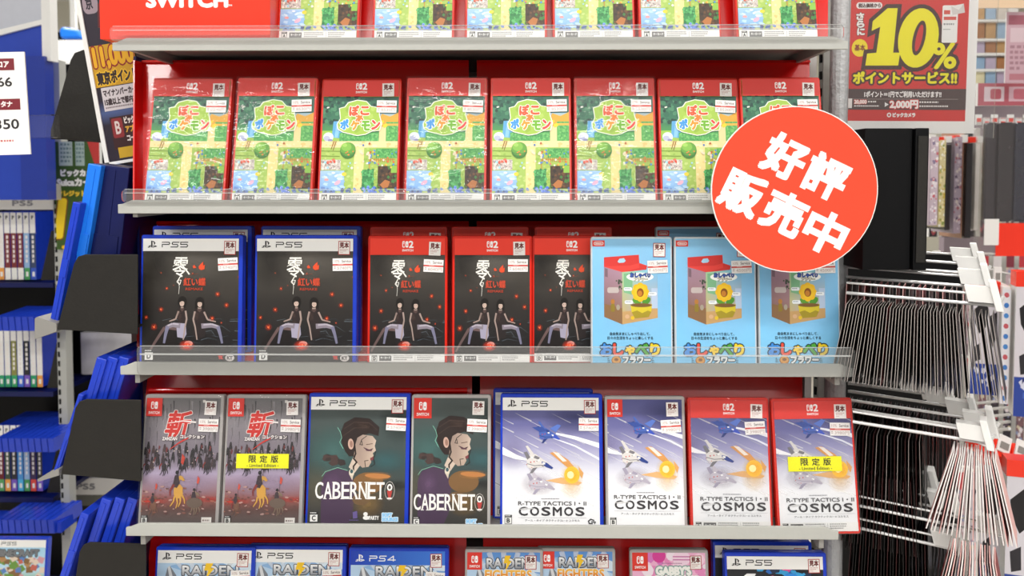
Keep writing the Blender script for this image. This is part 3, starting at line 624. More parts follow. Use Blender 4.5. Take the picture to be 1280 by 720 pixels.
def cover_space_ps():
    A = Art(127, 163); cosmos(A, 75, 84, 413, 492, 0, (130, 366, 432)); ps_header(A, '5')
    rating(A, 3, 2, 'B', 9.5); A.line([(117, 3), (113, 3), (112, 6), (115, 8.5), (119, 7)], 1.4, '#2a2a2c'); A.line([(116, 5), (121, 5), (120, 3)], 1.2, '#2a2a2c'); return A
def cover_space_s1():
    A = Art(98, 162); cosmos(A, 110, 104, 373, 520, 0, (130, 360, 432)); s1_tag(A, 20); rating(A, 2, 3, 'B', 8); return A
def cover_space_s2():
    A = Art(99, 163); cosmos(A, 112, 110, 365, 530, 0, (137, 357, 440)); s2_header(A, 22.5, '#e13830'); s2_strip(A, 'B', 11); return A

def jets(A, k):
    """a sky with a chrome lettered title; drawn in units of the 127 mm wide cover"""
    mm(A); W, H = A.W, A.H
    A.vgrad(0, H, W, 0, [(0, '#5b90d4'), (0.35, '#93bce6'), (1, '#d0e4f2')]); A.scatter(30, 0, H - 60, W, H - 14, ['#b7d3ee', '#8fb6e0', '#d6e6f4'], 4, 14, 3, 2.0)
    for i in range(5): A.taper([(W * 0.5, H - 55), (W * (0.1 + i * 0.2), H)], 2, 7, (0.9, 0.95, 1, 0.5))
    A.poly([(10, H - 40), (14, H - 22), (17, H - 20), (26, H - 32), (32, H - 60), (12, H - 60)], '#7c828c'); A.poly([(14, H - 22), (17, H - 20), (22, H - 36), (18, H - 40)], '#d8dade')
    H += k; x0, x1 = W * 0.27, W * 0.86
    A.text('RAIDEN', x0, H - 21, x1, H - 33, ['#f4f5f7', '#8a8f98'], 0.6, ('#2a2c34', 1.0)); A.poly([(W * 0.52, H - 17), (W * 0.60, H - 17), (W * 0.57, H - 24), (W * 0.61, H - 24), (W * 0.52, H - 38), (W * 0.545, H - 27), (W * 0.50, H - 27)], '#f6c92e')
    A.text('FIGHTERS', x0 - 2, H - 36, x1 + 2, H - 47, ['#f7c04a', '#d8542a'], 0.6, ('#f2efe8', 0.8))
def cover_jets_ps(n):
    A = Art(127, 163); mm(A); A.rect(0, 0, 127, 163, '#b7d3ea'); jets(A, 1)
    ps_header(A, n) if n == '5' else ps_header(A, '4', 18, ['#1c3fb4', '#3f7fe0'], '#f4f6fa')
    return A
def cover_jets_s1():
    A = Art(98, 162); mm(A); A.rect(0, 0, 98, 162, '#b7d3ea'); jets(A, 13); s1_tag(A, 20); return A
def cover_pink():
    A = Art(98, 162); mm(A); A.rect(0, 0, 98, 162, '#efb3d4'); A.scatter(40, 20, 100, 98, 162, ['#f7d3e6', '#e58cc0', '#f3e4f0', '#d87cc4'], 3, 9, 3, 1, 8)
    A.ell(36, 158, 9, 9, '#d8429a'); A.ell(66, 155, 12, 10, '#f3d6e8'); A.line([(55, 157), (77, 157)], 1.4, '#c86aa8'); A.line([(55, 153), (77, 153)], 1.4, '#c86aa8')
    A.text("GABBY'S", 32, 144, 78, 134, '#f3f4f0', 1.0, ('#7fa39c', 1.4)); A.text('DOLLHOUSE', 20, 131, 88, 120, '#a9d8cc', 1.0, ('#f6f4f2', 1.4)); A.lines(40, 149, 72, 147, 1, '#a86a94')
    s1_tag(A, 21); return A
def cover_dark_ps():
    A = Art(127, 163); mm(A); A.rect(0, 0, 127, 163, '#25262b'); A.scatter(50, 40, 120, 127, 147, ['#2f6fc4', '#3aa0d8', '#23324e', '#d8448c', '#1a1b20'], 1.5, 5, 5, 1.8)
    A.poly([(22, 138), (26, 141), (38, 141), (36, 137), (32, 136), (32, 128), (28, 128), (28, 136)], '#e8e8ea'); A.poly([(44, 132), (50, 138), (54, 132), (52, 120), (46, 120)], '#d2d3d8'); A.ell(60, 136, 2.6, 2.6, '#e0508c'); A.ell(84, 138, 9, 4, '#2f86d8')
    ps_header(A, '5'); return A
def cover_blocks_ps():
    A = Art(127, 163); mm(A); A.vgrad(0, 163, 127, 0, [(0, '#9fd0ee'), (0.4, '#bfe2f4'), (0.6, '#7aa84c'), (1, '#5c8a3a')])
    A.scatter(90, 0, 60, 127, 126, ['#d8a0a8', '#c86a5c', '#8a6844', '#b48a5c', '#6f9a48', '#e4d2c0', '#5f86c4'], 5, 10, 3, 1.1, 4, 0.0)
    A.text('MINECRAFT', 12, 141, 112, 127, '#7d8084', 1.2, ('#2c2e30', 1.2)); A.ell(112, 152, 6, 6, '#9a9ea4')
    ps_header(A, '5'); return A
COVERS = dict(
    map=cover_map(), night_ps=cover_night(Art(127, 163), 62, 518, 86, 652, True), night_s2=cover_night(Art(99, 163), 92, 490, 68, 650, False),
    flower=cover_flower(), battle=cover_battle(), cab_ps=cover_portrait_ps(), cab_s1=cover_portrait_s1(),
    space_ps=cover_space_ps(), space_s1=cover_space_s1(), space_s2=cover_space_s2(), jets_p5=cover_jets_ps('5'), jets_p4=cover_jets_ps('4'),
    jets_s1=cover_jets_s1(), pink=cover_pink(), dark_ps=cover_dark_ps(), blocks_ps=cover_blocks_ps())
CZ = {k: a.z / 1000 for k, a in COVERS.items()}
COVERS = {k: a.mesh('cover', M['print']) for k, a in COVERS.items()}

# ------------------------------------------------------------------ the setting
fz = 0.0
struct('floor', MB().box(-5, 5, -5.5, 5.5, -0.05, 0), M['floor'])
struct('ceiling', MB().box(-5, 5, -5.5, 5.5, 2.9, 2.95), M['ceil'])
struct('wall_back', MB().box(-5, 5, 5.5, 5.6, 0, 2.9), M['cream'])
for x, y in LAMPS:
    t = thing('ceiling_light', 'long white ceiling light fixture above the shop aisle', 'ceiling light', (x, y, 2.9), group='strip lights on the ceiling')
    MB().box(-0.68, 0.68, -0.11, 0.11, -0.04, 0).build('housing', M['white'], t); MB().box(-0.65, 0.65, -0.08, 0.08, -0.055, -0.04).build('diffuser', M['lamp'], t)

# ------------------------------------------------------------------ game cases
SPEC = dict(ps=(135, 171, 14.5, 'blue_case', 3.0, 3.0, 127, 163), s2=(105, 170, 11.5, 'red_case', 3.0, 3.5, 99, 163),
            s1=(105, 170, 11.5, 'grey_case', 3.0, 3.6, 98, 162), fl=(105, 170, 11.5, 'white_case', 2.0, 2.5, 101, 165))
def shell_mesh(kind):
    W, H, T, mn, *_ = SPEC[kind]; mb = MB(); r = 3.0; k = 0.001
    o = rrect(-W / 2 * k, 0, W / 2 * k, H * k, r * k, 3)
    i = rrect((-W / 2 + 0.9) * k, 0.9 * k, (W / 2 - 0.9) * k, (H - 0.9) * k, (r - 0.5) * k, 3)
    n = len(o); rings = [(i, 0.0), (o, 0.9), (o, T * 0.46), (i, T * 0.48), (i, T * 0.53), (o, T * 0.55), (o, T - 0.9), (i, T)]
    for ring, y in rings: mb.v += [(x, y * k, z) for x, z in ring]
    for a in range(len(rings) - 1):
        for b in range(n):
            c = (b + 1) % n; mb.f.append((a * n + b, (a + 1) * n + b, (a + 1) * n + c, a * n + c)); mb.m.append(0)
    mb.f.append(tuple(range(n))); mb.m.append(0); e = (len(rings) - 1) * n; mb.f.append(tuple(range(e + n - 1, e - 1, -1))); mb.m.append(0)
    if kind != 'ps':    # hinge strip along the left edge of the lid
        mb.box((-W / 2 + 0.8) * k, (-W / 2 + 1.8) * k, -0.5 * k, 0, 4 * k, (H - 4) * k)
    else:               # raised band along the top of the lid
        mb.box((-W / 2 + 4) * k, (W / 2 - 6) * k, -0.5 * k, 0, (H - 3.6) * k, (H - 1.4) * k)
    return mb.mesh('shell', M[mn])
SHELL = {k: shell_mesh(k) for k in SPEC}
def film_mesh(kind):
    W, H, T, *_ = SPEC[kind]; k = 0.001; mb = MB(); d = 0.9; nx, nz = 8, 12; rnd = random.Random(5)
    g = [[((-W / 2 - d + (W + 2 * d) * i / nx) * k, (-2.4 - (rnd.uniform(0, 1.3) if 0 < i < nx and 0 < j < nz else 0)) * k, (-0.1 + (H + 1) * j / nz) * k) for i in range(nx + 1)] for j in range(nz + 1)]
    for row in g: mb.v += row
    for j in range(nz):
        for i in range(nx):
            a = j * (nx + 1) + i; mb.f.append((a, a + 1, a + nx + 2, a + nx + 1)); mb.m.append(0)
    return mb.mesh('wrap_film', M['film'])
FILM = {k: film_mesh(k) for k in SPEC}
for me in FILM.values():
    me.polygons.foreach_set('use_smooth', [True] * len(me.polygons))

DECK = {r: P(652, py, y).z for r, py, y in ((1, 53, 0.03), (2, 257, 0.02), (3, 457, 0.04), (4, 661, 0.02), (5, 860, 0.02))}
def game_case(kind, cover, px, row, y, label, group, price=None, border=True, film=False, limited=None, roll=0.0, sample=True, lean=10.0, yaw=0.0, lift=0.0):
    """px, py: pixel of the lower left corner of the front face, lean: degrees it leans back; top: pixel height of its upper edge, which sets the depth y if that is None"""
    W, H, T, mn, ix, iz, PW, PH = SPEC[kind]
    z = DECK[row]; q = MR.transposed() @ (Vector((0, y, z)) - CAM)
    p = P(px, CY - F * q.y / -q.z, y); p.z = z + 0.0004 + lift; p.x += W / 2000; lean = R(lean)
    t = thing('game_case', label, 'game case', p, (-lean, roll, yaw), group)
    link('shell', SHELL[kind], t)
    c = link('cover', COVERS[cover], t); c.location = ((-W / 2 + ix) / 1000, -0.0002, iz / 1000)
    if sample:
        st = link('sample_sticker', SAMPLE[border], t); st.location = ((W / 2 - 24.5) / 1000, -CZ[cover] - 0.0005, (H - 26) / 1000)
        st.rotation_euler = (0, random.Random(len(label) + int(px)).uniform(-0.04, 0.04), 0)
    if price:
        st = link('price_sticker', PRICE[price], t); st.location = ((W / 2 - 31.5) / 1000, -CZ[cover] - 0.0006, (H - 47.5) / 1000)
        st.rotation_euler = (0, random.Random(len(label) * 3 + int(px)).uniform(-0.06, 0.06), 0)
    if limited:
        st = link('edition_sticker', LIMITED, t); st.location = ((-W / 2 + limited[0]) / 1000, -CZ[cover] - 0.0007, limited[1] / 1000); st['label'] = 'yellow limited edition sticker'
    if film: link('wrap_film', FILM[kind], t)
    return t
ORD = ['first', 'second', 'third', 'fourth', 'fifth', 'sixth', 'seventh', 'eighth']

# top shelf
for i, px in enumerate((346, 465, 581, 691, 799, 921)):
    game_case('s2', 'map', px, 1, 0.03, 'red game case with green map cover, %s from left on the top shelf' % ORD[i], 'green map game cases on the top shelf', '8530円', False, lean=12)
# second shelf
for i, px in enumerate((178, 287, 396, 504.5, 612, 719, 826, 931)):
    game_case('s2', 'map', px, 2, (0.019, 0.016, 0.024, 0.017, 0.018, 0.019, 0.024, 0.02)[i], 'red game case with green map cover, %s on the second shelf' % (ORD[i] + ' from left' if i < 7 else 'half behind the round sign'),
              'green map game cases on the second shelf', '8530円', False, film=i in (0, 1, 3, 5), lean=12.0, roll=R((0.5, 0.3, 0, 0.2, 0, 0, 0, 0)[i]))
# third shelf
for i, px in enumerate((174, 317)):
    game_case('ps', 'night_ps', px, 3, 0.037, 'blue game case with dark cover, %s in front on third shelf' % ('leftmost' if i == 0 else 'second from left'), 'blue dark covered cases on the third shelf', '5740円', lean=4.5)
for i, px in enumerate((190, 326)):
    game_case('ps', 'night_ps', px, 3, 0.068, 'blue game case mostly hidden, peeking over the %s front blue case' % ORD[i], 'blue cases in the back rank of the third shelf', None, lift=0.010, lean=3)
for i, px in enumerate((459, 565, 665)):
    game_case('s2', 'night_s2', px, 3, (0.04, 0.04, 0.046)[i], 'red game case with dark cover, %s of three in front on third shelf' % ('left', 'middle', 'right')[i], 'red dark covered cases on the third shelf', '6040円' if i < 2 else None, False, sample=i < 2, lean=4.5)
for i, px in enumerate((462, 564, 668)):
    game_case('s2', 'night_s2', px, 3, 0.072, 'red game case mostly hidden behind the %s dark covered red case' % ('left', 'middle', 'right')[i], 'red cases in the back rank of the third shelf', None, False, lift=0.010, lean=3)
for i, (px, y) in enumerate(((739, 0.022), (844, 0.022), (949, 0.026))):
    game_case('fl', 'flower', px, 3, y, 'clear game case with sky blue flower pot cover, %s on third shelf' % ('left one', 'middle one', 'right one under sign')[i], 'sky blue cases on the third shelf', '4500円', lean=5.0)
game_case('fl', 'flower', 820, 3, 0.072, 'clear sky blue game case mostly hidden behind the left and middle flower pot cases', 'sky blue cases on the third shelf', None, lift=0.010, lean=3)
# fourth shelf
G4 = 'assorted game cases on the fourth shelf'
game_case('s1', 'battle', 172, 4, 0.016, 'clear grey game case with mounted battle cover and no yellow sticker', G4, '3980円', False, film=True)
game_case('s1', 'battle', 276, 4, 0.016, 'clear grey game case with mounted battle cover and yellow edition sticker', G4, '3980円', False, film=True, limited=(17, 76))
game_case('ps', 'cab_ps', 381, 4, 0.022, 'blue game case with dark portrait cover and white header', G4, '5740円')
game_case('s1', 'cab_s1', 512, 4, 0.020, 'clear grey game case with dark portrait cover and red corner tag', G4, '3980円', False)
game_case('ps', 'space_ps', 616, 4, 0.050, 'blue game case hidden behind the spaceship case with white header', G4, None, lean=8, sample=False)
game_case('ps', 'space_ps', 625, 4, 0.022, 'blue game case with pale spaceship cover and white header', G4, '5740円')
game_case('s1', 'space_s1', 758, 4, 0.016, 'clear grey game case with pale spaceship cover and red corner tag', G4, '3980円', False)
game_case('s2', 'space_s2', 864, 4, 0.010, 'red game case with pale spaceship cover and no yellow sticker', G4, '3980円', False, film=True)
game_case('s2', 'space_s2', 973, 4, 0.008, 'red game case with pale spaceship cover and yellow edition sticker', G4, '3980円', False, film=True, limited=(17, 78), roll=R(-1.0))
# fifth shelf
G5 = 'assorted game cases on the lowest shelf in view'
game_case('ps', 'jets_p5', 187, 5, 0.030, 'blue game case with jet plane cover, leftmost on the lowest shelf', G5, '5740円', lean=9)
game_case('ps', 'jets_p5', 303, 5, 0.034, 'blue game case with jet plane cover, second from left on the lowest shelf', G5, '5740円', lean=9)
game_case('ps', 'jets_p4', 432, 5, 0.030, 'blue game case with jet plane cover and blue header, lowest shelf', G5, '5740円', lean=9.5)
game_case('s1', 'jets_s1', 580, 5, 0.030, 'clear grey game case with jet plane cover, left of two on the lowest shelf', G5, None, lean=9)
game_case('s1', 'jets_s1', 672, 5, 0.034, 'clear grey game case with jet plane cover, right of two on the lowest shelf', G5, None, lean=9)
game_case('s1', 'pink', 790, 5, 0.030, 'clear grey game case with pink lettered cover on the lowest shelf', G5, None, lean=10)
game_case('ps', 'dark_ps', 893, 5, 0.060, 'blue game case with white header, back one of two at right end', G5, None, lean=6)
game_case('ps', 'dark_ps', 910, 5, 0.022, 'blue game case with dark cover, front one of two at right end', G5, None, lean=9)

# ------------------------------------------------------------------ the display shelves
def shelf(row, pyt, pyb, x0, x1, label, lip=None, deck=0.3):
    a, b = P(x0, pyt, 0), P(x1, pyt, 0); zt = P(652, pyt, 0).z; zb = P(652, pyb, 0).z
    t = thing('display_shelf', label, 'shelf', (0, 0, zb), group='grey display shelves'); h = zt - zb
    n = 0.018; s = 0.0055
    poly = [(a.x, 0), (b.x, 0), (b.x, h - s), (b.x - n * 0.3, h - s * 0.9), (b.x - n, h), (a.x + n, h), (a.x + n * 0.3, h - s * 0.9), (a.x, h - s)]
    MB().prism(poly, -0.004, 0.0).build('fascia', M['steel'], t, 0.0008)
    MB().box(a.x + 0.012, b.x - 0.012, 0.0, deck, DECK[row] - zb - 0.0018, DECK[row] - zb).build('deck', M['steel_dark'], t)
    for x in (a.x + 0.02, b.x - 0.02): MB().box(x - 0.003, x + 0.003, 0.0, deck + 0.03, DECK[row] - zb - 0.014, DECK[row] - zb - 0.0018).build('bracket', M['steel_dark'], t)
    if lip:
        l0, l1, pt, pb = lip; c, d = P(l0, pt, -0.008), P(l1, pt, -0.008); z1 = P(652, pt, -0.008).z - zb; z0 = P(652, pb, -0.008).z - zb
        pl = rrect(c.x, z0, d.x, z1, 0.005, 3)
        lp = MB().prism(pl, -0.0085, -0.0065).build('acrylic_lip', M['acrylic'], t)
        MB().box(c.x + 0.004, d.x - 0.004, -0.0086, -0.0064, z1 + 0.0001, z1 + 0.0008).build('lip_edge', M['acrylic_edge'], lp)
        MB().box(c.x + 0.004, d.x - 0.004, -0.0092, -0.0086, z0 + (z1 - z0) * 0.70, z0 + (z1 - z0) * 0.76).build('lip_fold', M['acrylic_edge'], lp)
    return t
shelf(1, 47, 63, 142, 1059, 'grey steel display shelf at the top, carrying the red sign', (137, 1055, 32, 50))
shelf(2, 250, 267, 149, 1064, 'grey steel display shelf second from top, under eight green map cases', (152, 1052, 237, 253))
shelf(3, 453, 469, 152, 1067, 'grey steel display shelf third from top, with blue cases at its left', (171, 1069, 434, 470))
shelf(4, 655, 671, 159, 1047, 'grey steel display shelf fourth from top, without an acrylic lip')
shelf(5, 858, 874, 165, 1045, 'grey steel display shelf lowest, mostly below the picture')

a_, b_ = P(183, 450, 0.066), P(930, 450, 0.066)
o = MB().box(a_.x, b_.x, 0.064, 0.09, DECK[3], DECK[3] + 0.010).build('riser_block', M['red_card']); tag(o, 'low red riser block under the back rank of cases on third shelf', 'riser')
# red backdrop boards behind the rows
def backdrop(px0, px1, pyt, pyb, label, y0=0.056, lean=0.062, flange=None, glint=False):
    a, b, c, d = P(px0, pyb, y0), P(px1, pyb, y0), P(px1, pyt, y0 + lean), P(px0, pyt, y0 + lean)
    t = thing('red_backdrop', label, 'backdrop', group='red glossy backdrop boards')
    nx = 1; mb = MB().hexa([a, b, c, d], (0, 0.002, 0)); mb.build('board', M['red_card'], t)
    MB().hexa([d + Vector((0, -0.004, -0.0005)), c + Vector((0, -0.004, -0.0005)), c + Vector((0, -0.001, 0.003)), d + Vector((0, -0.001, 0.003))], (0, 0.004, 0)).build('rolled_edge', M['red_card'], t)
    if glint: MB().tube(P(px0 + 6, 488, y0 + 0.018), P(px1 - 6, 488, y0 + 0.018), 0.0035, 16).build('added_glint_rib', M['red_card'], t)  # tube added to catch the lamps as a thin bright line
    if flange:
        p, q = (a, d) if flange < 0 else (b, c)
        off = Vector((-0.001, -0.022, 0)); pts = [p + off, p, q, q + off] if flange < 0 else [p, p + off, q + off, q]
        MB().hexa(pts, (0.002 * -flange, 0, 0)).build('side_flange', M['red_card'], t)
    return t
for (y_t, y_b, l, m, n, r, nm) in ((-110, 55, 350, 588, 597, 1035, 'top'), (78, 256, 177, 586, 596, 1012, 'second'), (279, 459, 171, 586, 596, 1010, 'third'), (463, 660, 181, 590, 600, 1003, 'fourth'), (664, 862, 186, 583, 604, 1000, 'lowest')):
    backdrop(l, m, y_t, y_b, 'red glossy backdrop board, left half behind the %s shelf row' % nm, flange=-1 if nm == 'second' else None, y0=0.092 if nm == 'third' else 0.056, glint=nm == 'fourth')
    backdrop(n, r, y_t, y_b, 'red glossy backdrop board, right half behind the %s shelf row' % nm, y0=0.092 if nm == 'third' else 0.056)

# frame of the display unit
t = thing('shelving_unit', 'dark backed end display shelving unit carrying the grey shelves', 'shelving unit', (0, 0, 0))
pr = P(1047, 300, 0.1).x
o = MB().tube((pr, 0.1, 0), (pr, 0.1, 2.1), 0.0138, 16).build('post', M['pole']); tag(o, 'round grey hammered post at the right end of the display shelves', 'post')
pl = P(158, 300, 0.33)
MB().box(pl.x, pr, 0.34, 0.36, 0.1, 2.1).build('back_panel', M['dark_back'], t)
for px in (1013, 1030):
    q = P(px, 300, 0.2); MB().box(q.x - 0.005, q.x + 0.005, 0.2, 0.22, 0.1, 2.1).build('upright', M['white'] if px < 1020 else M['steel'], t)
q = P(1023, 300, 0.21)
mb = MB()
for i in range(60): mb.box(q.x - 0.003, q.x + 0.003, 0.205, 0.21, 0.5 + i * 0.025, 0.512 + i * 0.025)
mb.build('slots', M['jet'], t)
q = P(172, 300, 0.1); MB().box(q.x - 0.0005, q.x + 0.003, 0.1, 0.34, 0.1, 1.62).build('side_panel', M['navy'], t)
a_, b_ = P(1050, 760, 0.42), P(1204, 318, 0.42); MB().box(a_.x, b_.x, 0.42, 0.44, 0.1, b_.z).build('rear_panel', M['jet'], t)
MB().box(pl.x, pr, 0.2, 0.36, 0, 0.1).build('base', M['steel_dark'], t)

# ------------------------------------------------------------------ signs on the display
def flat_sign(name, label, cat, A, px0, py0, px1, py1, y, thick=0.004, m='white', rot=None, pm='print', group=None):
    """a board whose front carries print A; px0..py1 is where its face is seen at depth y"""
    a, b = P(px0, py1, y), P(px1, py0, y)
    t = thing(name, label, cat, a, group=group); wd, h = b.x - a.x, b.z - a.z
    MB().box(0, wd, 0, thick, 0, h).build('board', M[m], t)
    c = link('printed_face', A.mesh('printed_face', M[pm]), t); c.scale = (wd / (A.W / 1000), 1, h / (A.H / 1000)); c.location = (0, -0.0003, 0)
    return t
# round sign
A = Art(207, 207).frame(-324, -324, 324, 324, 0, 207, 207, 0)
A.ell(0, 0, 320, 320, '#fb4a30', 64)
for ch, x, y in (('好', -89, -98), ('評', 89, -98), ('販', -178, 98), ('売', 5, 99), ('中', 182, 98)):
    A.text(ch, x - 76, y - 76, x + 76, y + 76, '#f3f2f1', 7.0, sq=True)
c = P(993, 237, -0.035); k = 0.965
t = thing('round_sign', 'round orange red sign with white lettering in front of right side shelves', 'sign', c, (0, R(25.5), 0))
r = 0.1035 * k
MB().prism([(r * math.cos(2 * math.pi * i / 64), r * math.sin(2 * math.pi * i / 64)) for i in range(64)], 0, 0.0025).build('disc', M['paper'], t)
f = link('printed_face', A.mesh('printed_face', M['matte_print']), t); f.scale = (k, 1, k); f.location = (-0.1035 * k, -0.0004, -0.1035 * k)
MB().tube((0.0, 0.012, 0.0), (0.03, 0.034, -0.02), 0.004).build('holder_arm', M['white'], t); MB().box(-0.02, 0.02, 0.0025, 0.012, -0.02, 0.02).build('holder_clip', M['white'], t)
# the red sign on the top shelf
A = Art(212, 150); mm(A); A.rect(0, 0, 212, 150, '#f93b25'); A.text('SWITCH', 59, 57, 159, 40, '#fbf3f0', 1.5); A.text('TM', 160.5, 42.5, 165, 40.5, '#fbf3f0', 0.1); pads(A, 85, 78, 46, '#fbf3f0', '#f93b25')
a, b = P(126, 58, 0.004), P(338, 58, 0.004); a.z = DECK[1] + 0.0005
t = thing('red_header_sign', 'red box sign with white lettering at left end of the top shelf', 'sign', a); wd = b.x - a.x
MB().box(0, wd, 0.0, 0.045, 0, 0.15).build('box_body', M['red_sign'], t, 0.001); f = link('printed_face', A.mesh('printed_face', M['matte_print']), t); f.scale = (wd / 0.212, 1, 1); f.location = (0, -0.0005, 0)
for z in (0.015, 0.085): MB().box(-0.004, 0, 0.002, 0.02, z, z + 0.03).build('tab', M['maroon'], t)
# ten percent poster
A = Art(165, 175).fit(1060, -8, 1225, 167)
A.rect(1060, -8, 1225, 167, '#f1f0ee'); A.rect(1060, -8, 1213, 152, '#d5352f')
A.rr(1067, 4.5, 1101, 12.5, 4, '#f4f0ee'); A.text('税込価格から', 1070, 6, 1099, 11, '#4a2a24', 0.3)
for i, ch in enumerate('さらに'): A.text(ch, 1068 + i * 0.8, 18 + i * 9.4, 1077 + i * 0.8, 26 + i * 9.4, '#f6f2ee', 0.7, ('#4c2a22', 0.6))
A.ell(1073, 61, 10.5, 11, '#f2dc1c'); A.text('基本', 1066.5, 57, 1080, 64.5, '#8a2a1c', 0.3)
one = [(1089, 28), (1108, 12), (1121, 12), (1117, 67), (1126, 67), (1124, 83), (1081, 83), (1083, 68), (1095, 67), (1099, 35), (1088, 40)]
def grow(pts, k):
    out = []; n = len(pts); ar = sum(pts[i][0] * pts[(i + 1) % n][1] - pts[(i + 1) % n][0] * pts[i][1] for i in range(n)); sg = 1 if ar > 0 else -1
    for i in range(n):
        (x0, y0), (x1, y1), (x2, y2) = pts[i - 1], pts[i], pts[(i + 1) % n]
        d1, d2 = math.hypot(x1 - x0, y1 - y0), math.hypot(x2 - x1, y2 - y1)
        n1 = ((y1 - y0) / d1 * sg, -(x1 - x0) / d1 * sg); n2 = ((y2 - y1) / d2 * sg, -(x2 - x1) / d2 * sg)
        q = max(0.35, 1 + n1[0] * n2[0] + n1[1] * n2[1]); out.append((x1 + (n1[0] + n2[0]) * k / q, y1 + (n1[1] + n2[1]) * k / q))
    return out
dk = '#4a2c28'; ye = '#f4ea12'
A.poly(grow(one, 5), dk); A.ell(1149, 49, 31, 42, dk, 28, rot=0.16)
A.text('%', 1169, 56, 1198, 86, dk, 5.6)
A.poly(one, ye); A.ell(1149, 49, 26, 37, ye, 28, rot=0.16); A.ell(1150, 49, 8, 22, dk, 20, rot=0.2); A.ell(1150, 49, 4, 17, '#d5352f', 16, rot=0.2); A.text('%', 1169, 56, 1198, 86, ye, 1.3)
A.text('ポイントサービス!!', 1066, 91, 1200, 105, ye, 0.9, (dk, 2.4))
A.rr(1179, 9, 1199, 55, 2, '#f2f1ef'); A.rect(1181, 15, 1189, 20, '#d8594c'); A.rect(1181, 23, 1197, 27, '#d8594c'); A.lines(1181, 31, 1197, 35, 1, '#9a9a9a'); A.lines(1181, 38, 1192, 40, 1, '#9a9a9a'); A.poly([(1190, 10), (1206, 7), (1208, 18), (1192, 21)], '#d9d5d2'); A.poly([(1190, 10), (1206, 7), (1200, 15)], '#efedea')
A.rect(1060, 112, 1213, 138, '#54403e'); A.rect(1060, 124.5, 1203, 125, '#a89a94')
A.text('1ポイント＝1円でご利用いただけます!!', 1081, 115, 1181, 122.5, '#f4f0ee', 0.3)
A.text('20,000', 1068, 126, 1084, 131, '#f4e6e2', 0.4, ('#d5352f', 0.5)); A.lines(1086, 127, 1105, 130.5, 1, '#efe9e6', 1); A.lines(1068, 132.5, 1105, 135.5, 1, '#efe9e6', 2); A.poly([(1108, 128.5), (1113, 131.5), (1108, 134.5)], '#f4f0ee')
A.text('2,000円', 1115, 126.5, 1151, 136.5, '#f6efec', 0.7, ('#d5352f', 0.9)); A.lines(1153, 127.5, 1186, 131, 1, '#efe9e6', 5); A.lines(1153, 132.5, 1199, 136, 1, '#efe9e6', 6); A.rect(1060, 124, 1065, 136, '#efe9e6')
A.ell(1114, 144.5, 3, 3, '#f6efec', 12); A.ell(1114, 144.5, 1.4, 1.4, '#d5352f', 8); A.text('ビックカメラ', 1119, 142, 1148, 147, '#f6efec', 0.5)
t = flat_sign('poster', 'red and white poster with large yellow ten percent in a clear sleeve', 'poster', A, 1059, -10, 1216, 166, 0.085, 0.002, 'paper')
t.rotation_euler = (R(0.0), R(0.6), R(-4)); wd = (P(1215, 0, 0.1) - P(1056, 0, 0.1)).x
MB().box(-0.002, wd + 0.016, -0.003, -0.002, -0.006, 0.21).build('clear_sleeve', M['sleeve'], t)
# leaning poster at the left with its white frame
A = Art(80, 230); mm(A); A.rect(0, 0, 80, 230, '#2a2230'); A.vgrad(0, 75, 80, 45, [(0, '#2a2230'), (0.5, '#4a5a8a'), (1, '#2a2230')])
A.rr(2, 182, 30, 205, 9, '#9a8a94'); A.text('京', 8, 202, 20, 188, '#2a2230', 0.6); A.text('東京都', 4, 226, 40, 212, '#c7b8b4', 0.8)
A.rect(0, 92, 80, 143, '#c8981c'); A.text('11,000', 5, 140, 76, 114, '#e0a81c', 1.8, ('#8a1c1c', 2.0)); A.text('東京ポイント', 5, 110, 77, 95, '#2c1c1c', 0.9, ('#e8b830', 1.4))
A.rect(8, 62, 80, 91, '#cfc8cc'); A.text('マイナンバーカード', 11, 88, 78, 80, '#3a2c30', 0.5); A.text('15歳以上で都内在住', 11, 77, 78, 69, '#3a2c30', 0.5); A.lines(11, 67, 78, 63.5, 1, '#7a6a70')
A.rect(14, 14, 80, 54, '#3a1c1e'); A.rr(16, 28, 36, 52, 3, '#8a2c30'); A.text('B', 22, 48, 31, 33, '#d8c8c4', 0.5); A.text('ビックカメラ', 40, 52, 78, 44, '#e8e0dc', 0.5); A.text('アプリ会員', 40, 41, 78, 33, '#e0a83c', 0.5); A.text('コード会員', 40, 30, 78, 22, '#e8e0dc', 0.5); A.rect(20, 3, 70, 16, '#c8a028')
a0, b0 = P(137, 203, 0.12), P(95, -30, 0.12)
uz = b0 - a0; h = uz.length; wd = 0.062
t = thing('leaning_poster', 'dark poster with yellow band in a white frame, behind left shelf ends', 'poster', a0, (0, math.atan2(uz.x, uz.z), 0))
def plank(x0, x1, z0, z1, y0, y1): return MB().box(x0, x1, y0, y1, z0, z1)
plank(0, wd, 0, h, 0.0005, 0.004).build('board', M['jet'], t); f = link('printed_face', A.mesh('printed_face', M['print']), t); f.scale = (wd / 0.08, 1, h / 0.23)
plank(-0.006, 0.0, -0.004, h, -0.002, 0.006).build('frame_side', M['white'], t); plank(-0.006, wd, -0.004, 0, -0.002, 0.006).build('frame_foot', M['white'], t)
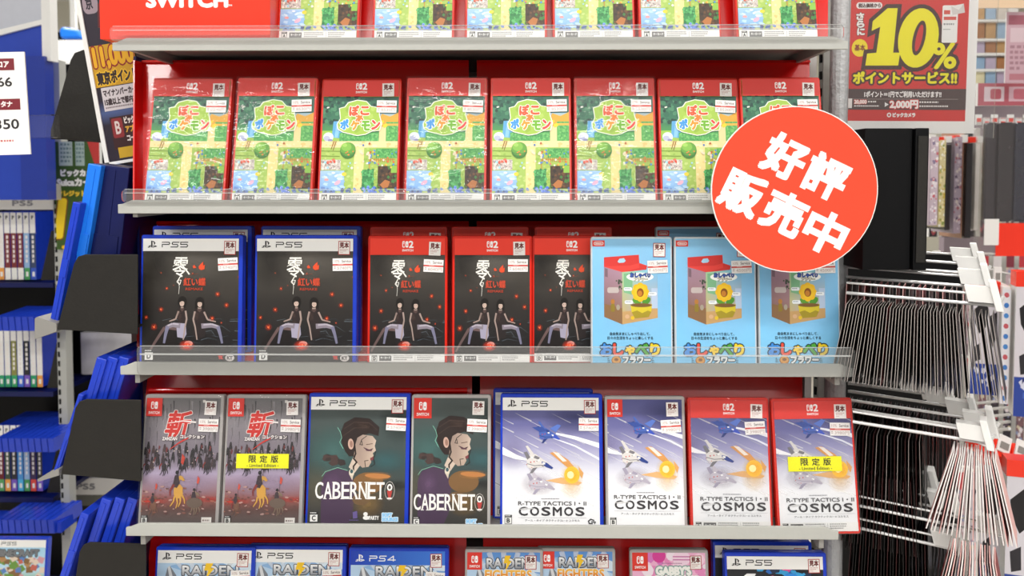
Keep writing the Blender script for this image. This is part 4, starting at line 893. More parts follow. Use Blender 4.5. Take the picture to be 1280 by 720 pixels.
# green poster
A = Art(60, 135); mm(A); A.rect(0, 0, 60, 135, '#3f5c24'); A.poly([(44, 135), (60, 135), (60, 95), (52, 110)], '#c23a34'); A.rect(6, 105, 24, 135, '#b9c8c0'); A.rect(28, 105, 40, 135, '#a8bcb4'); A.lines(8, 133, 22, 107, 5, '#6f8a86'); A.lines(29, 133, 39, 107, 5, '#6f8a86', 3)
A.text('ビックカメラ', 8, 100, 58, 92, '#f2f2ec', 0.8, ('#2c3c1c', 0.8)); A.text('Suicaカード', 3, 89, 58, 80, '#f2f2ec', 0.8, ('#2c3c1c', 0.8)); A.text('クレジット機能', 3, 74, 56, 67, '#f0c83a', 0.6); A.text('11', 3, 62, 44, 16, '#f2d024', 2.4, ('#7a4a14', 1.8), 0.15); A.text('.0', 8, 14, 30, 2, '#e8b828', 1.4)
flat_sign('green_poster', 'narrow green poster with yellow digits beside the grey slotted upright', 'poster', A, 71, 177, 124, 312, 0.965, 0.012, 'white')
# price tag at the left edge
A = Art(66, 130).fit(-36, 65, 30, 195)
A.rect(-36, 65, 30, 195, '#f1efed'); A.rect(-30, 73, 18, 88, '#7c2530'); A.text('コア', 0, 77, 12, 84, '#f1e6e4', 0.4); A.rect(-30, 124, 22, 138, '#7c2530'); A.text('カタナ', -6, 127, 13, 134, '#f1e6e4', 0.4)
A.text('1,266', -20, 97, 14, 110, '#2c2a2c', 0.35); A.text('1,350', -18, 150, 19, 164, '#2c2a2c', 0.35); A.lines(-30, 176, 20, 180, 1, '#c86a6a')
t = flat_sign('price_sign', 'white price card with two dark red bands at left edge', 'price sign', A, -36, 66, 31, 195, 0.05, 0.002, 'paper'); t.rotation_euler = (0, R(-2), R(6))
a = P(27, 158, 0.06); MB().box(0.062, 0.105, 0.002, 0.02, 0.022, 0.052).build('clip_holder', M['sleeve'], t)

# ------------------------------------------------------------------ left side of the unit: end plates, trays and leaning cases
def pprism(pts, y): return [(P(px, py, y).x, P(px, py, y).z) for px, py in pts]
def side_shelf(poly, tray, y, label):
    t = thing('side_shelf', label, 'shelf', group='side shelves with black end plates')
    mb = MB().prism(pprism(poly, y), y, y + 0.003); mb.build('end_plate', M['black'], t, 0.001)
    x0, z0 = pprism(poly, y)[0]; x1, _ = pprism(poly, y)[1]
    MB().box(x0 + 0.004, x1 - 0.004, y + 0.003, y + 0.6, z0 + 0.001, z0 + 0.004).build('tray', M['black'], t)
    if tray: 
        q = pprism(tray, y); MB().prism(q, y - 0.001, y + 0.8).build('tray_lip', M['steel_dark'], t)
    return t
def rc(x0, y0, x1, y1, xt, r=10):
    """plate outline: bottom-left, bottom-right, top-right, rounded top-left"""
    return [(x0, y1), (x1, y1 + 6), (x1 + 4, y0), (xt + r, y0), (xt + 3, y0 + 3), (xt, y0 + r)]
side_shelf([(63, 174), (148, 176), (148, 62), (104, 62), (93, 66), (88, 75), (63, 163)], None, 0.15, 'black side shelf end plate, topmost at left of the display')
side_shelf([(71, 412), (172, 418), (172, 318), (106, 318), (97, 321), (92, 330)], [(44, 424), (71, 414), (71, 404), (47, 396), (44, 398)], 0.02, 'black side shelf end plate, second from top at left of the display')
side_shelf([(76, 593), (176, 602), (176, 500), (108, 499), (99, 502), (94, 510)], [(48, 602), (74, 594), (74, 587), (72, 586), (47, 599)], 0.015, 'black side shelf end plate, third from top at left of the display')
side_shelf([(84, 792), (182, 796), (182, 680), (112, 678), (104, 681), (99, 690)], None, 0.01, 'black side shelf end plate, lowest at left of the display')
def leaning_case(base, top, th, y, label, m='blue_case', depth=0.135):
    """a case leaning sideways, its narrow edge towards the aisle; base, top: pixels of the lower and upper left corners"""
    a, b = P(*base, y), P(*top, y); d = b - a; L = d.length; d.normalize(); n = Vector((d.z, 0, -d.x))
    ang = math.atan2(d.x, d.z)
    t = thing('game_case', label, 'game case', a, (0, ang, 0), 'blue cases leaning on the side shelves')
    sh = MB().box(0, th, 0, depth, 0, L).build('shell', M[m], t, 0.0012)
    MB().box(th * 0.3, th * 0.62, -0.0008, 0.0, 0.006, L - 0.006).build('seam_rib', M[m], sh); MB().box(th * 0.1, th * 0.9, -0.0012, 0, L * 0.42, L * 0.56).build('clasp', M[m], sh)
    MB().box(-0.0004, 0, 0.004, depth - 0.004, 0.004, L - 0.004).build('cover', M['white'], t)
    return t
leaning_case((60, 412), (91, 252), 0.0105, 0.03, 'blue game case edge leaning beside second black plate')
leaning_case((78, 400), (110, 204), 0.018, 0.045, 'azure slab standing for the lit side of the navy box above second plate', 'azure')  # azure colour carries the light on the navy box's left face
leaning_case((98, 400), (119, 204), 0.046, 0.055, 'thick navy game box leaning above second black plate', 'navy')
for i, (a, b) in enumerate((((92, 548), (121, 446)), ((106, 548), (135, 445)), ((120, 548), (149, 445)))):
    leaning_case((a[0] - 12, a[1] + 40), b, 0.0135, 0.03 + i * 0.004, 'blue game case edge above third black plate, %s of three' % ('left', 'middle', 'right')[i])
leaning_case((66, 590), (98, 492), 0.007, 0.022, 'blue game case edge lying along the left side of third black plate')
leaning_case((66, 745), (101, 640), 0.011, 0.02, 'blue game case edge along the left side of lowest black plate')
for i, b in enumerate(((127, 622), (144, 621), (160, 621))):
    leaning_case((b[0] - 40, 745), b, 0.0135, 0.035 + i * 0.004, 'blue game case edge above lowest black plate, %s of three' % ('left', 'middle', 'right')[i])
leaning_case((120, 745), (165, 600), 0.03, 0.12, 'thick navy game box leaning behind the lowest blue case edges', 'navy')

o = MB().prism(pprism([(146, 690), (178, 690), (196, 628), (168, 628)], 0.16), 0.16, 0.2).build('white_board', M['white']); tag(o, 'white board leaning behind the blue case edges at lower left', 'board')
# ------------------------------------------------------------------ background at the left: another shelving run about two metres away
YB = 1.0
t = thing('background_shelving', 'dark shelving run with slotted grey upright in the left background', 'shelving unit')
q0, q1 = P(-120, 300, YB + 0.15), P(66, 300, YB + 0.15)
MB().box(q0.x, q1.x + 0.35, YB + 0.17, YB + 0.19, 0.2, 1.75).build('back_panel', M['jet'], t)
for py in (352, 487, 618, 760):
    z = P(0, py, YB).z; MB().box(q0.x, P(72, py, YB).x, YB - 0.02, YB + 0.17, z - 0.012, z).build('shelf_board', M['navy'], t)
for y_, px in ((YB - 0.02, 76),):
    a = P(px - 8, 300, y_); b = P(px + 3, 300, y_); MB().box(a.x, b.x, y_, y_ + 0.03, 0.1, P(76, 75, y_).z).build('upright', M['steel'], t)
    mb = MB()
    for i in range(54): mb.box(a.x + 0.002, a.x + 0.007, y_ - 0.001, y_, 0.55 + i * 0.024, 0.564 + i * 0.024)
    mb.build('slots', M['jet'], t)
SP = ['#e8e6e2', '#7a3434', '#7a3434', '#6b2a2c', '#d8dce0', '#5a6a80', '#e8e8e6']
def spine_mesh(c, foot):
    A = Art(14, 170); mm(A); A.rect(0, 0, 14, 170, '#eceae8'); A.rect(0, 0, 14, 118, c); A.rect(0, 0, 14, 30, foot); A.text('P', 4.5, 162, 9.5, 153, '#2c2c30', 0.6); A.rect(4, 8, 10, 20, '#e8e8e6')
    A.lines(4.5, 112, 9.5, 40, 6, '#e6e0dc', 5, 0.3)
    return A.mesh('spine_print', M['print'])
PAL = [('#e9e7e4', '#e8a04a'), ('#7a3434', '#f0eeea'), ('#6b2a2c', '#3a3a3c'), ('#7a3434', '#e8e8e4'), ('#8fb0d8', '#4a9a5a'), ('#3c4a68', '#3a5ac0'), ('#e4e4e2', '#2f9a6a'), ('#2c2c30', '#7a5ac0'), ('#6a1c20', '#58a060'), ('#3a4a3a', '#e8a04a'), ('#4a90d0', '#4ab0e0'), ('#3c2a50', '#d84a40'), ('#f0f0ee', '#d84a40'), ('#f0f0ee', '#4a70d8'), ('#8a8a48', '#38a068')]
SPM = [spine_mesh(*c) for c in PAL]
CB = MB().box(0, 0.014, 0, 0.12, 0, 0.171).mesh('shell', M['blue_case'])
rnd = random.Random(6)
rows = ((350, (0, 1, 3, 1, 4, 5), 'upper'), (484, (6, 6, 14, 13, 7, 6, 0), 'middle'), (614, (8, 9, 7, 10, 4, 11, 7), 'lower'))
for py, ids, nm in rows:
    z = P(0, py, YB).z + 0.001; n = len(ids)
    for i, k in enumerate(ids):
        x = P(-1 + i * 8.0, py, YB).x
        t = thing('game_case', 'game case spine number %s from left in the %s row of left background' % (ORD[i], nm), 'game case', (x, YB, z), (0, 0, 0), 'case spines in the left background')
        t['label'] = 'blurred upright game case spine, %s from left in the %s background row' % (ORD[i], nm)
        link('shell', CB, t); f = link('spine_print', SPM[k], t); f.location = (0, -0.0005, 0)
    b = P(n * 8.0 + 2, py, YB - 0.012)
    o = MB().prism([(b.x, z), (b.x + 0.034, z), (b.x + 0.055, z + 0.125), (b.x + 0.03, z + 0.125)], YB - 0.01, YB - 0.006).build('bookend', M['black']); tag(o, 'black slanted bookend closing the %s spine row in the left background' % nm, 'bookend', 'bookends in the left background')
# cases lying face up in tilted racks between the rows
for py, nm in ((396, 'upper'), (548, 'middle'), (650, 'lower')):
    for i in range(9):
        a = P(-6 + i * 8.2, py, YB - 0.1); 
        o = MB().hexa([a, a + Vector((0.0135, 0, 0)), a + Vector((0.0135 + 0.02, 0.09, 0.012)), a + Vector((0.02, 0.09, 0.012))], (0, 0.004, -0.035)).build('game_case', [M['blue_case'], M['white_case']][0:1])
        o.data.materials.append(M['white_case'])
        tag(o, 'blurred blue game case top, %s from left in the %s tilted rack' % (ORD[min(i, 7)] if i < 8 else 'ninth', nm), 'game case', 'tilted cases in the left background')
z0 = P(0, 664, YB - 0.1)
o = MB().box(P(-40, 600, YB - 0.1).x, P(72, 600, YB - 0.1).x, YB - 0.09, YB - 0.02, P(0, 668, YB - 0.1).z, P(0, 655, YB - 0.1).z).build('case_rack', M['blue_case']); tag(o, 'dark blue rack edge above the block cover case at lower left', 'rack')
t = thing('game_case', 'blurred blue game case with block world cover at lower left corner', 'game case', P(26, 850, 0.8) + Vector((0.0, 0, 0)), (R(-8), 0, 0), 'tilted cases in the left background')
t.location = P(18, 770, 0.75); link('shell', SHELL['ps'], t); c = link('cover', COVERS['blocks_ps'], t); c.location = (-0.0645, -0.0002, 0.003)
# signboards over the background run
def pxbox(name, label, cat, m, px0, py0, px1, py1, y, depth=0.02, group=None, kind=None, bevel=0.0):
    a, b = P(px0, py1, y), P(px1, py0, y)
    o = MB().box(0, b.x - a.x, 0, depth, 0, b.z - a.z).build(name, M[m] if isinstance(m, str) else m, None, bevel); o.location = a
    if kind: o['kind'] = kind; return o
    return tag(o, label, cat, group)
t = thing('brand_header', 'blue and silver header board at upper left corner', 'sign'); y_ = 0.9
MB().prism(pprism([(-60, 52), (56, 24), (56, -40), (-60, -40)], y_), y_, y_ + 0.03).build('silver_panel', mat('silver_panel', '#c4c8d4', 0.4, 0.5), t)
MB().prism(pprism([(-60, 60), (56, 30), (56, 24), (-60, 52)], y_), y_ - 0.004, y_ + 0.03).build('white_band', M['white'], t)
MB().prism(pprism([(-60, 250), (56, 250), (56, 30), (-60, 60)], y_), y_ + 0.003, y_ + 0.03).build('blue_panel', mat('blue_panel', '#2745b4', 0.4, 0.4), t)
pxbox('white_post', 'white square post beside the blue header board', 'post', 'white', 53, -40, 61, 76, 0.88, 0.03)
pxbox('blue_holder', 'dark blue acrylic holder hanging behind the white price card', 'holder', mat('holder_blue', '#22389a', 0.3, 0.5), 27, 70, 55, 250, 0.868, 0.036)
pxbox('card_tray', 'pale empty tray under the blue header board', 'tray', 'white', -40, 230, 66, 250, 0.93, 0.05)
A = Art(130, 12); mm(A); A.rect(0, 0, 130, 12, '#ecebe9'); A.text('PS5', 78, 9, 104, 4, '#8a8a92', 0.4)
flat_sign('shelf_label', 'white shelf label strip above the upper spine row', 'label', A, -60, 247, 66, 262, 0.97, 0.004, 'white')
o = pxbox('service_counter', 'white counter behind the leaning poster', 'counter', 'white', 60, 50, 118, 78, 2.2, 0.5)
o.data = MB().box(0, P(118, 0, 2.2).x - P(60, 0, 2.2).x, 0, 0.5, -o.location.z, (P(0, 50, 2.2) - P(0, 78, 2.2)).z).mesh('service_counter', M['white'])
pxbox('equipment_tray', 'dark equipment on the white counter', 'equipment', 'jet', 61, 40, 108, 50, 2.25, 0.1)
o = MB().hexa([P(75, 48, 2.2), P(105, 48, 2.2), P(95, 36, 2.2), P(76, 33, 2.2), P(73, 38, 2.2)], (0, 0.08, 0)).build('blue_cover', M['azure'], None, 0.01); tag(o, 'bright blue rounded cover lying on the white counter', 'cover')
pxbox('wall_post', 'thin pale post standing behind the white counter', 'post', 'white', 88, -60, 92, 40, 2.9, 0.02)
a = P(62, 80, 0.95)
o = MB().box(P(52, 80, 1.25).x, P(120, 80, 1.25).x, 1.25, 1.3, 0.0, P(60, 80, 1.25).z).build('dark_cabinet', M['jet']); tag(o, 'dark cabinet side behind the left black plates', 'cabinet')
o = pxbox('white_fixture', 'pale printed panel seen between second and third black plate', 'panel', mat('pale_print', '#cfcdd0', 0.5, 0.3, var=0.4, scale=18), 102, 416, 166, 468, 1.14, 0.03)
A = Art(80, 30); mm(A); A.rect(0, 0, 80, 30, '#d6d4d0'); A.rect(0, 0, 80, 12, '#54544c'); A.text('PS5', 8, 24, 30, 18, '#77777c', 0.5)
flat_sign('shelf_label', 'pale label with faint lettering below third black plate', 'label', A, 88, 598, 170, 632, 1.155, 0.015, 'white')

# ------------------------------------------------------------------ right side: black housing, card hooks, cards
a, b, c, d = P(1141, 338, 0.02), P(1141, 160, 0.02), P(1062, 160, 0.22), P(1062, 312, 0.22)
t = thing('black_housing', 'tall black box housing under the ten percent poster', 'housing', (0, 0, 0))
z0, z1 = a.z, b.z
MB().prism([(0, 0), (0.017, 0), (0.017, z1 - z0), (0, z1 - z0)], 0, 0.18).build('front_edge', M['jet'], t, 0.001).location = (a.x, 0.02, z0)
MB().box(P(1050, 300, 0.1).x, a.x - 0.0015, 0.026, 0.2, z0, z1).build('side_body', M['jet'], t)
t2 = MB().box(a.x + 0.003, a.x + 0.0145, 0.0185, 0.0199, z0 + 0.01, z1 - 0.01).build('front_groove', M['black'], t)

HD = Vector((math.cos(R(30)), -math.sin(R(30)), -0.02)).normalized(); HS = Vector((math.sin(R(30)), math.cos(R(30)), 0))
def tag_mesh():
    return None
def hook(px, py, y, L, label, double=True):
    """a wire hook leaving the side panel at a pixel and depth, white label holder at its tip"""
    a = P(px, py, y); e = a + HD * L
    t = thing('display_hook', label, 'hook', a, group='white wire display hooks'); d = e - a
    MB().tube((0, 0, 0), d, 0.0021).build('wire', M['chrome'], t)
    if double: MB().tube((0, 0, 0.013), d + Vector((0, 0, 0.012)), 0.0015).build('upper_wire', M['chrome'], t)
    MB().tube(d, d + HD * 0.006 + Vector((0, 0, 0.012)), 0.002).build('bent_tip', M['chrome'], t)
    mb = MB(); s = HS; p = d + Vector((0, 0, 0.012)) + HD * 0.002
    # flap: a plate across the hook, tilted back
    up = (Vector((0, 0, 1)) - HD * 0.25).normalized()
    q = [p - s * 0.012 - up * 0.018, p + s * 0.012 - up * 0.018, p + s * 0.012 + up * 0.018, p - s * 0.012 + up * 0.018]
    mb.hexa(q, -HD * 0.008); lf = mb.build('label_flap', M['white'], t, 0.0008)
    MB().hexa([p - s * 0.008 - up * 0.009 - HD * 0.008, p + s * 0.008 - up * 0.009 - HD * 0.008, p + s * 0.008 + up * 0.01 - HD * 0.008, p - s * 0.008 + up * 0.01 - HD * 0.008], -HD * 0.026).build('flap_clip', M['white'], lf)
    return t
RANK = ['front', 'second', 'third', 'rearmost']
# card meshes: a thin card with pale edges and printed faces
def card_mesh(face, edge, w=0.058, h=0.098, th=0.0007):
    mb = MB().box(0, th, 0, w, -h, 0.0)
    mb.m = [1, 1, 1, 0, 1, 0]   # bottom, top, front edge, +x face, back, -x face
    return mb.mesh('gift_card', [face, edge])
fm = dict(black=mat('card_black', '#131113', 0.35, 0.4, var=0.3), red=mat('card_red', '#8a1a1e', 0.4, 0.4, var=0.2), maroon=mat('card_maroon', '#3c1416', 0.4, 0.4, var=0.3),
          edge=mat('card_edge', '#a8a09c', 0.6, 0.3, var=0.1), pink=mat('card_pink', '#e8b8b4', 0.5, 0.3, var=0.1), white=mat('card_white', '#eae6e4', 0.5, 0.3, var=0.05))
CM = dict(black=card_mesh(fm['black'], fm['edge']), dark=card_mesh(fm['black'], fm['black']), red=card_mesh(fm['red'], fm['edge']), maroon=card_mesh(fm['maroon'], fm['maroon']), pink=card_mesh(fm['pink'], fm['white'], 0.05, 0.1, 0.0013), redw=card_mesh(fm['red'], fm['pink'], 0.05, 0.1, 0.001))
def cards(px, py, y, n, step, kinds, label, group, s0=0.0, jitter=0.05, drop=0.0):
    a = P(px, py, y); rnd = random.Random(int(px * 7 + py)); ang = math.atan2(HD.y, HD.x)
    for i in range(n):
        o = link('gift_card', CM[kinds[i % len(kinds)]]); o.location = a + HD * (s0 + i * step) - HS * 0.029 + Vector((0, 0, -drop + rnd.uniform(-0.0015, 0.0)))
        fan = (0.5 - i / n) * jitter
        o.rotation_euler = (0, fan + rnd.uniform(-0.012, 0.012), ang + rnd.uniform(-0.03, 0.03)); pos = ', nearest the post' if i == 0 else ', outermost' if i == n - 1 else ''
        tag(o, label % dict(black='black', dark='black', red='red', maroon='dark maroon', pink='pale pink', redw='red')[kinds[i % len(kinds)]] + pos, 'card', group)
for i, (px, py, y, L) in enumerate(((1058, 366, 0.02, 0.165), (1058, 346, 0.08, 0.165), (1058, 331, 0.14, 0.17), (1058, 320, 0.2, 0.17))):
    hook(px, py, y, L, 'white wire display hook, %s of the four in the upper row' % RANK[i])
cards(1058, 375, 0.02, 48, 0.0033, ['black'] * 14 + ['red'] + ['black'] * 33, '%s card with pale edge hanging in the upper front stack', 'cards on the upper front hook', 0.004, 0.35)
cards(1058, 350, 0.09, 20, 0.0075, ['redw', 'black', 'red'], '%s card hanging behind the upper front stack', 'cards behind the upper front hook', 0.004, 0.1)
for i, (px, py, y, L) in enumerate(((1064, 512, 0.075, 0.165), (1062, 500, 0.1, 0.15), (1060, 489, 0.13, 0.13), (1060, 479, 0.17, 0.1))):
    hook(px, py, y, L, 'white wire display hook, %s of the four in the middle row' % RANK[i])
cards(1066, 530, 0.1, 22, 0.0042, ['dark', 'maroon', 'black'], '%s card hanging in the middle hook row', 'dark cards on the middle hook', 0.0, 0.1)
hook(1066, 527, 0.02, 0.15, 'white wire display hook, lowest one in front of the middle dark cards')
cards(1066, 536, 0.02, 22, 0.0021, ['pink', 'pink', 'pink', 'redw'], '%s card hanging at the tip of the middle hook', 'pale cards on the middle hook tip', 0.112, 0.5)
for i, (px, py, y, L) in enumerate(((1074, 632, 0.07, 0.17), (1072, 614, 0.1, 0.12), (1070, 594, 0.13, 0.1))):
    hook(px, py, y, L, 'white wire display hook, %s of the three in the lower row' % RANK[i])
hook(1074, 660, 0.07, 0.12, 'white wire display hook without tag neighbours, nearest the bottom of the picture')
cards(1070, 634, 0.1, 26, 0.0036, ['maroon', 'dark', 'dark'], '%s card hanging in the lower hook row', 'dark cards on the lower hook', 0.0, 0.1)
cards(1076, 655, -0.03, 20, 0.0024, ['red', 'redw', 'pink', 'redw'], '%s card hanging at the tip of the lower hook', 'pale cards on the lower hook tip', 0.095, 0.4)
cards(1064, 580, 0.1, 20, 0.0042, ['maroon', 'dark'], '%s card hanging in the rear between middle and lower hooks', 'dark cards in the rear', 0.0, 0.15)

for n_, (px, py, y) in enumerate(((1060, 380, 0.2), (1060, 500, 0.22), (1064, 600, 0.24), (1066, 690, 0.15))):
    cards(px, py, y, 34, 0.0044, ['dark', 'maroon', 'dark'], '%s card hanging in the rear stack ' + ('of the upper hook row', 'of the middle hook row', 'of the lower hook row', 'nearest the bottom edge')[n_], 'dark cards in the rear stacks', 0.0, 0.06)
# ------------------------------------------------------------------ background at the right: aisle of hanging goods and boxed controllers
t = thing('aisle_shelving', 'pale shelving run with hooks in the right background', 'shelving unit')
MB().box(P(1180, 300, 1.5).x, 2.6, 1.5, 1.53, 0.1, 1.95).build('back_panel', mat('pegboard', '#9a8c94', 0.6, 0.3, var=0.15, scale=10), t)
GOODS = ['#c9b8c4', '#d8cc9a', '#3a3638', '#b8a8b8', '#2a2224', '#b88a70', '#1c1a1e', '#e4dcd8', '#30282c', '#1a2038']
gm = {c: mat('package_' + c[1:], c, 0.25, 0.5, coat=0.4, var=0.35, scale=25) for c in set(GOODS)}
for i, (x0, x1, y0, y1, c) in enumerate(((1161, 1171, 172, 282, '#c9b8c4'), (1172, 1180, 176, 284, '#d8cc9a'), (1181, 1190, 180, 288, '#3a3638'), (1191, 1200, 172, 292, '#b8a8b8'), (1202, 1205, 160, 298, '#b88a70'), (1205, 1217, 160, 298, '#2a2224'), (1217, 1226, 160, 288, '#e4dcd8'))):
    p = pxbox('hanging_package', 'narrow hanging package, %s from left beside the black housing' % ORD[i], 'package', gm[c], x0, y0, x1, y1, 0.75 + 0.03 * i, 0.1, 'narrow packages in the right background', None, 0.002)
    MB().tube((0.003, 0.09, 0.2), (0.003, 1.5 - 0.75 - 0.03 * i, 0.22), 0.0015).build('hanging_wire', M['chrome'], p)
    if i in (0, 1, 3):
        A = Art(18, 190); mm(A); A.rect(0, 0, 18, 190, c); A.scatter(60, 1, 1, 17, 189, [['#e8dfe6', '#8a7c9a', '#c86a74', '#f0ecec'], ['#efe6b8', '#8a9a4a', '#c8b04a', '#f4f2ea'], [], ['#d8ccd8', '#6a5a72', '#e0d4d0', '#b06a74']][i], 1.5, 5, i + 2, 1.0, 4, 0.0)
        f = link('printed_card', A.mesh('printed_card', M['print']), p); f.location = (0.0005, -0.0008, 0.001); f.scale = ((P(x1, 0, 0.75 + 0.03 * i) - P(x0, 0, 0.75 + 0.03 * i)).x / 0.0185, 1, (P(0, y0, 0.75 + 0.03 * i) - P(0, y1, 0.75 + 0.03 * i)).z / 0.192)
for r_, (y0, y1) in enumerate(((112, 166), (178, 296), (318, 430), (448, 560), (590, 740))):
    for j in range(9):
        x0 = 1156 + j * 16 + (r_ * 5) % 7
        if r_ == 0 and x0 > 1212: continue
        c = ['#b9a8b8', '#3a3438', '#c8b0b8', '#2c2630', '#d0c8d0', '#7c5a60'][(j * 2 + r_) % 6]
        A = Art(20, 150); mm(A); A.rect(0, 0, 20, 150, c); A.scatter(30, 1, 1, 19, 149, ['#e2d8de', '#5a4a58', '#b04a54', '#d8ccb0', '#403840', '#8c96b8'], 1.5, 6, j + r_ * 10, 1.0, 4, 0.0); A.rect(0, 128, 20, 150, ['#c8404a', '#e6dfe2', '#8a3a48'][(j + r_) % 3])
        t = flat_sign('hanging_package', 'far blurred hanging package, %s in the %s row from top beyond the hooks' % (ORD[j] if j < 8 else 'ninth', ORD[r_]), 'package', A, x0, y0, x0 + 13, y1, 1.2, 0.05, 'paper', group='far packages in the right background')
        MB().tube((0.004, 0.05, 0.1), (0.004, 0.3, 0.11), 0.0015).build('hanging_wire', M['chrome'], t)
t = thing('hanging_pouch', 'clear hanging pouch with dark cable and red label at right edge', 'pouch', P(1226, 320, 0.7)); k = (P(1300, 0, 0.7) - P(1226, 0, 0.7)).x; hz = (P(0, 150, 0.7) - P(0, 320, 0.7)).z
MB().box(0, k, 0, 0.03, 0, hz).build('clear_bag', clear_mat('pouch_film', 0.05, '#e8dede', 0.07, 0.1, 0.5), t)
MB().box(0.01, k * 0.26, 0.006, 0.024, hz * 0.25, hz * 0.97).build('folded_cable', gm['#30282c'], t, 0.004); MB().box(k * 0.28, k * 0.55, 0.006, 0.024, hz * 0.25, hz * 0.97).build('folded_cable', gm['#2a2224'], t, 0.004); MB().box(k * 0.57, k * 0.95, 0.006, 0.024, hz * 0.25, hz * 0.97).build('folded_cable', gm['#1a2038'], t, 0.004)
MB().box(k * 0.24, k, -0.002, -0.001, 0.0, hz * 0.24).build('red_label', M['red_sign'], t); MB().box(0.004, k * 0.28, -0.004, -0.002, hz * 0.08, hz * 0.27).build('price_label', M['paper'], t)
for i, (px, py) in enumerate(((1170, 322), (1186, 326), (1206, 332), (1222, 334), (1246, 342), (1272, 348))):
    e = P(px, py, 0.62 - 0.0 * i); t = thing('display_hook', 'blurred wire hook with white tag, %s from left under hanging packages' % ORD[i], 'hook', e, group='hooks in the right background')
    MB().tube((0, 0, 0.006), (-0.06, 0.12, 0.02), 0.002).build('wire', M['chrome'], t); MB().box(-0.008, 0.008, -0.004, 0, -0.02, 0.014).build('label_flap', M['white'], t, 0.001)
    MB().box(-0.0045, 0.0045, -0.0045, -0.004, -0.012, 0.002).build('slot', M['steel_dark'], t)
# shelf rail and boxes at the upper right
A = Art(80, 32); mm(A); A.rect(0, 0, 80, 32, '#b05a66'); A.rect(8, 6, 34, 27, '#d8c4cc'); A.rr(16, 9, 30, 24, 3, '#b8606c'); A.rect(40, 6, 76, 27, '#cfa8b4'); A.rr(46, 9, 66, 24, 3, '#c06a78')
flat_sign('price_rail', 'dusty red price rail with pale tags at right edge', 'price rail', A, 1222, 104, 1300, 132, 0.8, 0.01, 'white')
cols = ['#c8a070', '#8fb0d0', '#d8d0c8', '#b07a50', '#e0d8b0', '#a8c0d8', '#c0b0c8', '#e8e4e0']
bm = {c: mat('carton_' + c[1:], c, 0.5, 0.3, var=0.3, scale=20) for c in cols}
for r_, (y0, y1) in enumerate(((8, 24), (28, 48), (52, 66), (72, 86), (88, 104))):
    for j in range(4):
        c = cols[(r_ * 3 + j * 5) % len(cols)]; pxbox('carton', 'small blurred carton, %s in %s row from top at upper right' % (ORD[j], ORD[r_]), 'carton', bm[c], 1218 + j * 14, y0, 1231 + j * 14, y1, 1.3, 0.1, 'cartons in the right background')
    o = pxbox('shelf_board', 'thin pale shelf board %s from top at upper right' % ORD[r_], 'shelf', 'white', 1214, y1, 1300, y1 + 3, 1.28, 0.14, 'pale shelf boards at upper right')
A = Art(24, 90); mm(A); A.rect(0, 0, 24, 90, '#c8a4b0'); A.rect(2, 74, 22, 86, '#b06878'); A.rect(4, 52, 20, 70, '#d8c0c8'); A.lines(4, 48, 20, 14, 5, '#a8808c'); A.rect(4, 4, 20, 12, '#b87884')
flat_sign('hanging_tag', 'pinkish hanging price tag at upper right edge', 'price sign', A, 1256, 15, 1290, 104, 0.75, 0.003, 'white')
A = Art(60, 20); mm(A); A.rect(0, 0, 60, 20, '#f0d2b0'); A.ell(12, 22, 9, 9, '#2c2420'); A.ell(32, 22, 10, 11, '#2c2420'); A.ell(52, 22, 10, 9, '#2c2420'); A.ell(12, 23, 6.5, 6.5, '#f0c41c'); A.ell(32, 23, 7.5, 8, '#f0e8e0'); A.ell(52, 23, 7.5, 6.5, '#f0c41c')
flat_sign('header_sign', 'cream header strip with rounded dark lettering at upper right corner', 'sign', A, 1222, -18, 1300, 10, 0.7, 0.005, 'white')
for j in range(7):
    e = P(1224 + j * 10, 150 + (j % 2) * 4, 0.75); t = thing('tag_holder', 'small white tag holder with red print, %s from left under the price rail' % ORD[j], 'tag', e, group='tag holders under the price rail')
    MB().box(-0.007, 0.006, 0, 0.004, -0.011, 0.012).build('plate', M['white'], t); MB().box(-0.005, 0.004, -0.001, 0, -0.004, 0.004).build('red_print', M['red_sign'], t)
for j in range(7):
    pxbox('small_packet', 'small red packet, %s from left under the ten percent poster' % ORD[j], 'packet', 'red_sign' if j % 2 else 'paper', 1162 + j * 10, 168 + (j * 3) % 4, 1170 + j * 10, 178, 0.85, 0.04, 'small packets under the poster')

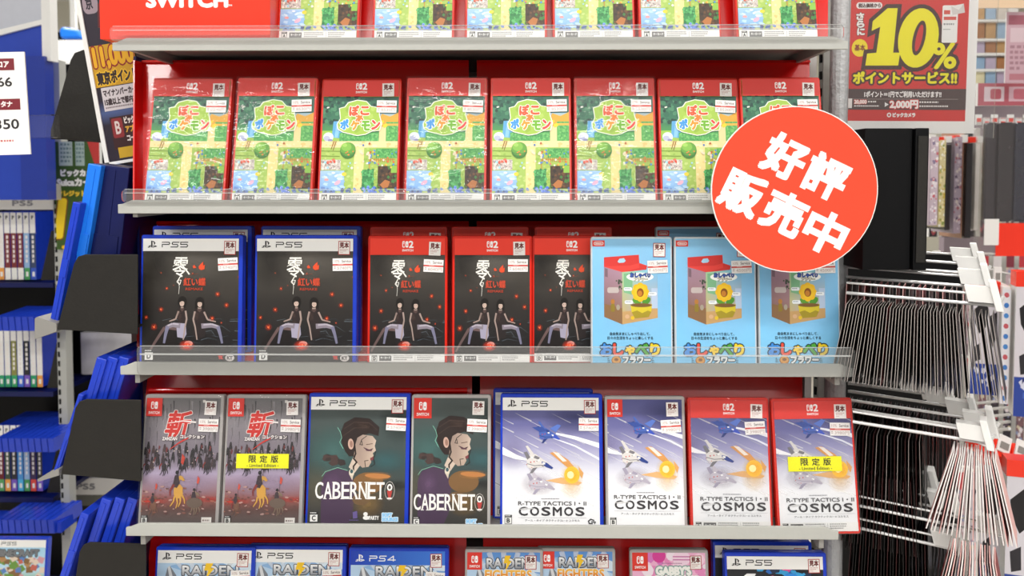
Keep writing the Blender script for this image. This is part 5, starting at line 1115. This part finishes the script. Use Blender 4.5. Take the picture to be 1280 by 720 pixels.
# boxed controllers
def controller_box(px0, py0, px1, py1, y, label, red=True, dots=False, ang=-18):
    a, b = P(px0, py1, y), P(px1, py0, y); wd, h = b.x - a.x, b.z - a.z
    A = Art(100, 200); mm(A); A.rect(0, 0, 100, 200, '#dcd8e0'); A.rect(0, 0, 100, 55, '#2c48a0'); A.scatter(14, 5, 5, 95, 50, ['#d8dcec', '#1c2c70', '#4a68c0'], 4, 9, 3, 1.4, 4)
    A.poly([(8, 150), (50, 172), (62, 150), (52, 120), (30, 108), (12, 128)], '#1e1c20'); A.poly([(66, 140), (92, 148), (94, 110), (80, 84), (68, 100)], '#1e1c20'); A.poly([(10, 84), (34, 92), (36, 62), (14, 58)], '#2c2a30'); A.lines(60, 190, 92, 170, 3, '#77777c')
    t = thing('controller_box', label, 'box', a, (0, 0, R(ang)), 'boxed controllers in the right background')
    MB().box(0, wd, 0, wd * 0.5, 0, h).build('carton', M['white'], t, 0.002); f = link('printed_face', A.mesh('printed_face', M['print']), t); f.scale = (wd / 0.1, 1, h / 0.2); f.location = (0, -0.0006, 0)
    if red: MB().box(-0.001, wd + 0.001, -0.0015, wd * 0.5 + 0.001, h * 0.9, h + 0.001).build('red_band', M['red_sign'], t)
    if dots:
        D = Art(14, 200); mm(D); D.rect(0, 0, 14, 200, '#e8e8ee')
        for k_ in range(11): D.ell(7, 10 + k_ * 18, 4.2, 4.6, ('#3f7cc8', '#c85a64', '#4a8ad0')[k_ % 3], 12)
        s_ = MB().box(wd, wd + 0.014, -0.02, 0.05, -0.01, h * 0.98).build('side_strip', M['white'], t, 0.002); f = link('dotted_print', D.mesh('dotted_print', M['print']), t); f.scale = (1, 1, h / 0.2); f.location = (wd, -0.0206, -0.01)
controller_box(1212, 352, 1246, 492, 0.55, 'white controller box with black shapes beside a dotted strip at right', True, True)
controller_box(1266, 340, 1320, 520, 0.5, 'white controller box with red band cut by the right edge', True)
controller_box(1222, 560, 1262, 760, 0.42, 'white controller box with red band at lower right, left of two')
controller_box(1254, 575, 1310, 770, 0.34, 'white controller box with red band at lower right corner, nearest of two')
for i, (px, py) in enumerate(((1232, 548), (1256, 556), (1278, 562))):
    e = P(px, py, 0.4); t = thing('tag_holder', 'white tag holder on a red clip, %s from left above the lower controller boxes' % ORD[i], 'tag', e, (R(-20), R(25), 0), 'tag holders above the lower controller boxes')
    MB().box(-0.012, 0.012, 0, 0.004, -0.014, 0.016).build('plate', M['white'], t, 0.001); MB().box(-0.008, 0.008, -0.0008, 0, -0.008, 0.004).build('slot', M['steel_dark'], t); MB().box(-0.014, 0.014, 0.004, 0.03, -0.022, 0.006).build('red_clip', M['red_sign'], t)
for j in range(5):
    o = MB().tube(P(1212, 505 + j * 9, 0.9 - j * 0.06), P(1262, 500 + j * 9, 0.75 - j * 0.06), 0.003).build('wire_rod', M['chrome']); tag(o, 'blurred chrome rod, %s from top behind the middle hook tags' % ORD[j], 'rod', 'chrome rods in the right background')
